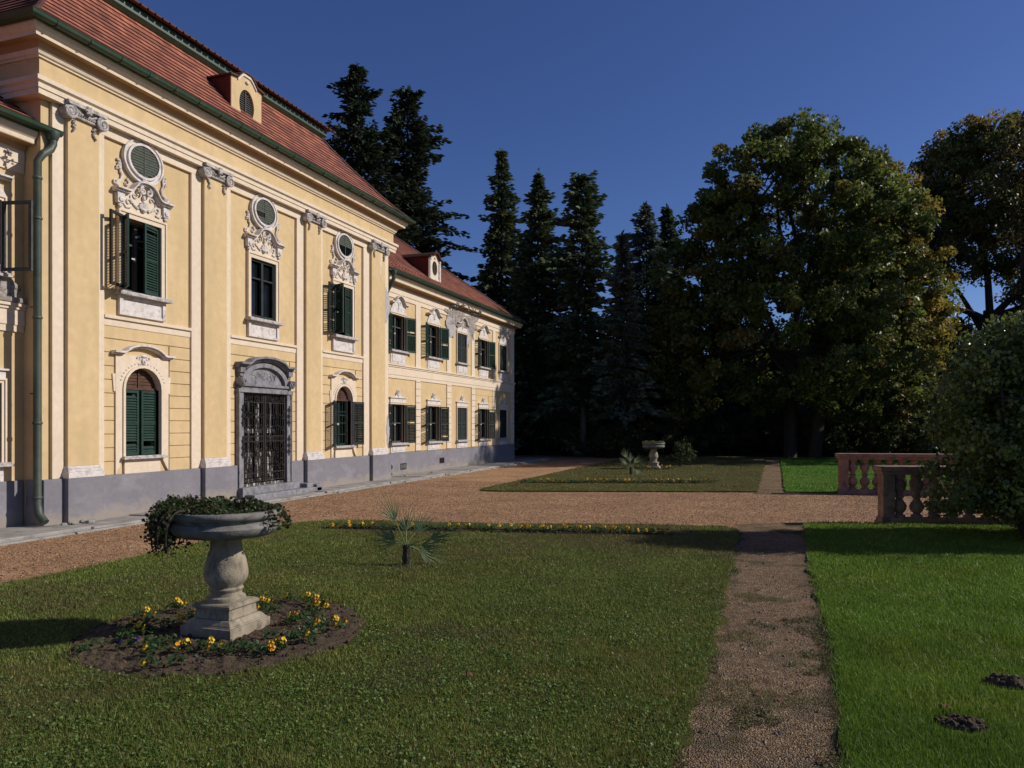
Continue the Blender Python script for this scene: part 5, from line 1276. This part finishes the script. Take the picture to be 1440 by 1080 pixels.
# dark undergrowth: individual shrubs in front of the trees
shr = [(868, 39, 1.6, 1.6, 'low dark shrub left of the distant urn, below the pale spruce trunks'), (925, 41, 2.4, 3.6, 'big dome-shaped brownish shrub behind the distant urn'), (985, 43, 2.6, 3.2, 'dark shrub right of the dome-shaped one'),
       (1050, 44, 3.0, 3.4, 'dark wide bush under the left side of the chestnut'), (1120, 43, 3.0, 3.6, 'dark bush in line with the end of the path'), (1185, 42, 2.6, 2.8, 'bush with a few pale leaf sprays above the far balustrade end'),
       (1250, 38, 2.8, 3.4, 'dark tall shrub behind the far balustrade'), (1320, 36, 3, 4.4, 'dark tall shrub right of the far balustrade, behind the near bush'), (1400, 33, 3, 4.8, 'dark tall shrub behind the near bush at the picture edge'), (800, 44, 2.0, 2.2, 'low dark shrub at the foot of the third spruce'), (746, 46, 2.2, 4.5, 'dark yew bush close by the far palace corner')]
for i, (px, Z, rr, h, lab) in enumerate(shr):
    x, y, _ = W(px, Z)
    broadleaf('shrub', (x, y, 0), lab, 'shrub', [(0, 0, h * .5, rr, rr * .8, h * .52), (rr * .4, 0, h * .35, rr * .8, rr * .7, h * .4), (-rr * .4, 0, h * .35, rr * .8, rr * .7, h * .4)], .08, 90, 9000, .17,
              [(0.052, 0.074, 0.024), (0.081, 0.103, 0.034), (0.114, 0.114, 0.043)] if i != 1 else [(.12, .11, .05), (.15, .13, .06)], seed=40 + i, trunks=3, clump_r=.4, fork=.3, group='shrubs under the trees', shell=.3)
# pale small shrub beside the distant urn
broadleaf('shrub', (-3.6, 30.4, 0), 'small pale green shrub directly behind the distant urn', 'shrub', [(0, 0, .5, .55, .5, .5)], .03, 40, 900, .1, [(.07, .09, .035), (.05, .07, .025)], seed=70, trunks=2, clump_r=.2, group='shrubs under the trees')
x, y, _ = W(1640, 41)  # unseen tree, added to cast shade on the foot of the tree line
broadleaf('added_shade_tree', (x, y, 0), 'broad tree added out of view at the right to shade the tree line', 'tree',
          [(0, 0, 6, 3.6, 3.6, 3.4), (-2, -1, 3.4, 3, 3, 3), (2, 1, 4, 3.6, 3.6, 3.4)], .45, 240, 16000, .42, CH, seed=61, clump_r=1.0)
x, y, _ = W(1700, 52)  # second unseen tree, also added for its shade on the tree line
broadleaf('added_shade_tree', (x, y, 0), 'farther broad tree added out of view at the right to shade the tree line', 'tree',
          [(0, 0, 6.5, 4, 4, 3.6), (-2, -1, 3.6, 3.4, 3.4, 3.2), (2.4, 1, 4, 3.6, 3.6, 3.4)], .45, 240, 16000, .42, CH, seed=62, clump_r=1.0)
# woodland far behind, one mass
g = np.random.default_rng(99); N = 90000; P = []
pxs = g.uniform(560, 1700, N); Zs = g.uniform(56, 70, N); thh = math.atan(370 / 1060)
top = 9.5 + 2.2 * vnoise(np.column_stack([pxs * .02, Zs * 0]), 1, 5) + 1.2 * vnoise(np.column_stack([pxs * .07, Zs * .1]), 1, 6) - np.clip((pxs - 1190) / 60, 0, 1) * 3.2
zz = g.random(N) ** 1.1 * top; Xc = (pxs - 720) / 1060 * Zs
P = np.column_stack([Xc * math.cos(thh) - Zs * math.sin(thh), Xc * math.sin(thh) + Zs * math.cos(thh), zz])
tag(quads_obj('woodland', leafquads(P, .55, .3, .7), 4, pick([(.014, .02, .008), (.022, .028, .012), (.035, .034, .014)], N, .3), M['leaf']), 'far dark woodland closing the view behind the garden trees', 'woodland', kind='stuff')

N = 40000; pxs = g.uniform(650, 1600, N); Zs = g.uniform(43.5, 57, N); Xc = (pxs - 720) / 1060 * Zs  # low dark leaves put in to darken the sunlit ground strip past the lawn
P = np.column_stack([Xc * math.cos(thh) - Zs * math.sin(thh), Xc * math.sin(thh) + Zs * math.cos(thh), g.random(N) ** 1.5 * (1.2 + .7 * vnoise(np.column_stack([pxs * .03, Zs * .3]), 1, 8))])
tag(quads_obj('undergrowth', leafquads(P, .34, .6, .7), 4, pick([(.02, .028, .01), (.03, .038, .014), (.045, .042, .018)], N, .3), M['leaf']), 'dark ivy and saplings added to darken the bright ground beneath the trees', 'undergrowth', kind='stuff')
# near bush at the right
broadleaf('rhododendron_bush', (3.75, 13.1, 0), 'large glossy-leaved bush at the right edge in front of the balustrade', 'bush',
          [(0, 0, 2.1, 1.3, 1.2, 1.25), (.9, .2, 1.5, 1.4, 1.2, 1.5), (-.5, -.1, 1.4, 1.0, 1.0, 1.2), (-.5, 0, 2.6, .7, .7, .7), (.2, 0, 3.1, .5, .5, .5), (-.6, 0, .6, 1.0, .9, .7), (.3, -.2, .8, 1.3, 1, .9), (1.5, .3, 2.4, 1.2, 1.1, 1.2)], .09, 700, 80000, .085,
          [(0.101, 0.142, 0.031), (0.149, 0.187, 0.045), (0.230, 0.269, 0.076)], seed=33, trunks=4, clump_r=.3, fork=.25, matl='glossleaf', shell=.35)
broadleaf('rhododendron_bush', (7.2, 14.2, 0), 'second glossy bush standing right of the first, outside the picture edge', 'bush',
          [(0, 0, 1.8, 1.6, 1.3, 1.4), (-.6, -.1, 1.2, 1.3, 1.0, 1.1)], .09, 120, 9000, .08, [(.02, .035, .012), (.032, .05, .018), (.05, .07, .026)], seed=34, trunks=3, clump_r=.25, fork=.25, matl='glossleaf')
# shrub standing low behind left of the near urn? (none in the photograph)

# ------------------------------------------------------------------ light, sky, camera
sun = bpy.data.lights.new('sun', 'SUN'); sun.energy = 4.2; sun.angle = R(.55); sun.color = (1, .945, .86)
so = bpy.data.objects.new('sun', sun); COL.objects.link(so)
dv = Vector((math.sin(SUN_AZ) * math.cos(SUN_EL), math.cos(SUN_AZ) * math.cos(SUN_EL), math.sin(SUN_EL)))
so.rotation_euler = dv.to_track_quat('Z', 'Y').to_euler(); so.location = (20, 10, 30)
w = bpy.data.worlds.new('World'); scene.world = w; w.use_nodes = True; nt = w.node_tree; nt.nodes.clear()
sky = nt.nodes.new('ShaderNodeTexSky'); sky.sky_type = 'NISHITA'; sky.sun_disc = False; sky.sun_elevation = SUN_EL; sky.sun_rotation = SUN_AZ
sky.altitude = 800; sky.air_density = .9; sky.dust_density = .6; sky.ozone_density = 6
bg = nt.nodes.new('ShaderNodeBackground'); bg.inputs[1].default_value = .085; wo = nt.nodes.new('ShaderNodeOutputWorld')
hs = nt.nodes.new('ShaderNodeHueSaturation'); hs.inputs['Saturation'].default_value = 1.08; hs.inputs['Hue'].default_value = .515; nt.links.new(sky.outputs[0], hs.inputs['Color']); nt.links.new(hs.outputs[0], bg.inputs[0]); nt.links.new(bg.outputs[0], wo.inputs[0])
cam = bpy.data.cameras.new('camera'); co = bpy.data.objects.new('camera', cam); COL.objects.link(co); scene.camera = co
cam.sensor_width = 36; cam.lens = 26.5; cam.shift_y = 57 / 1440; cam.clip_end = 2000; cam.clip_start = .05
co.location = (0, 0, 1.7); co.rotation_euler = (R(90), 0, math.atan(370 / 1060))
scene.view_settings.view_transform = 'Standard'; scene.view_settings.look = 'None'; scene.view_settings.exposure = 0; scene.view_settings.gamma = 1
scene.render.resolution_x = 1024; scene.render.resolution_y = 768
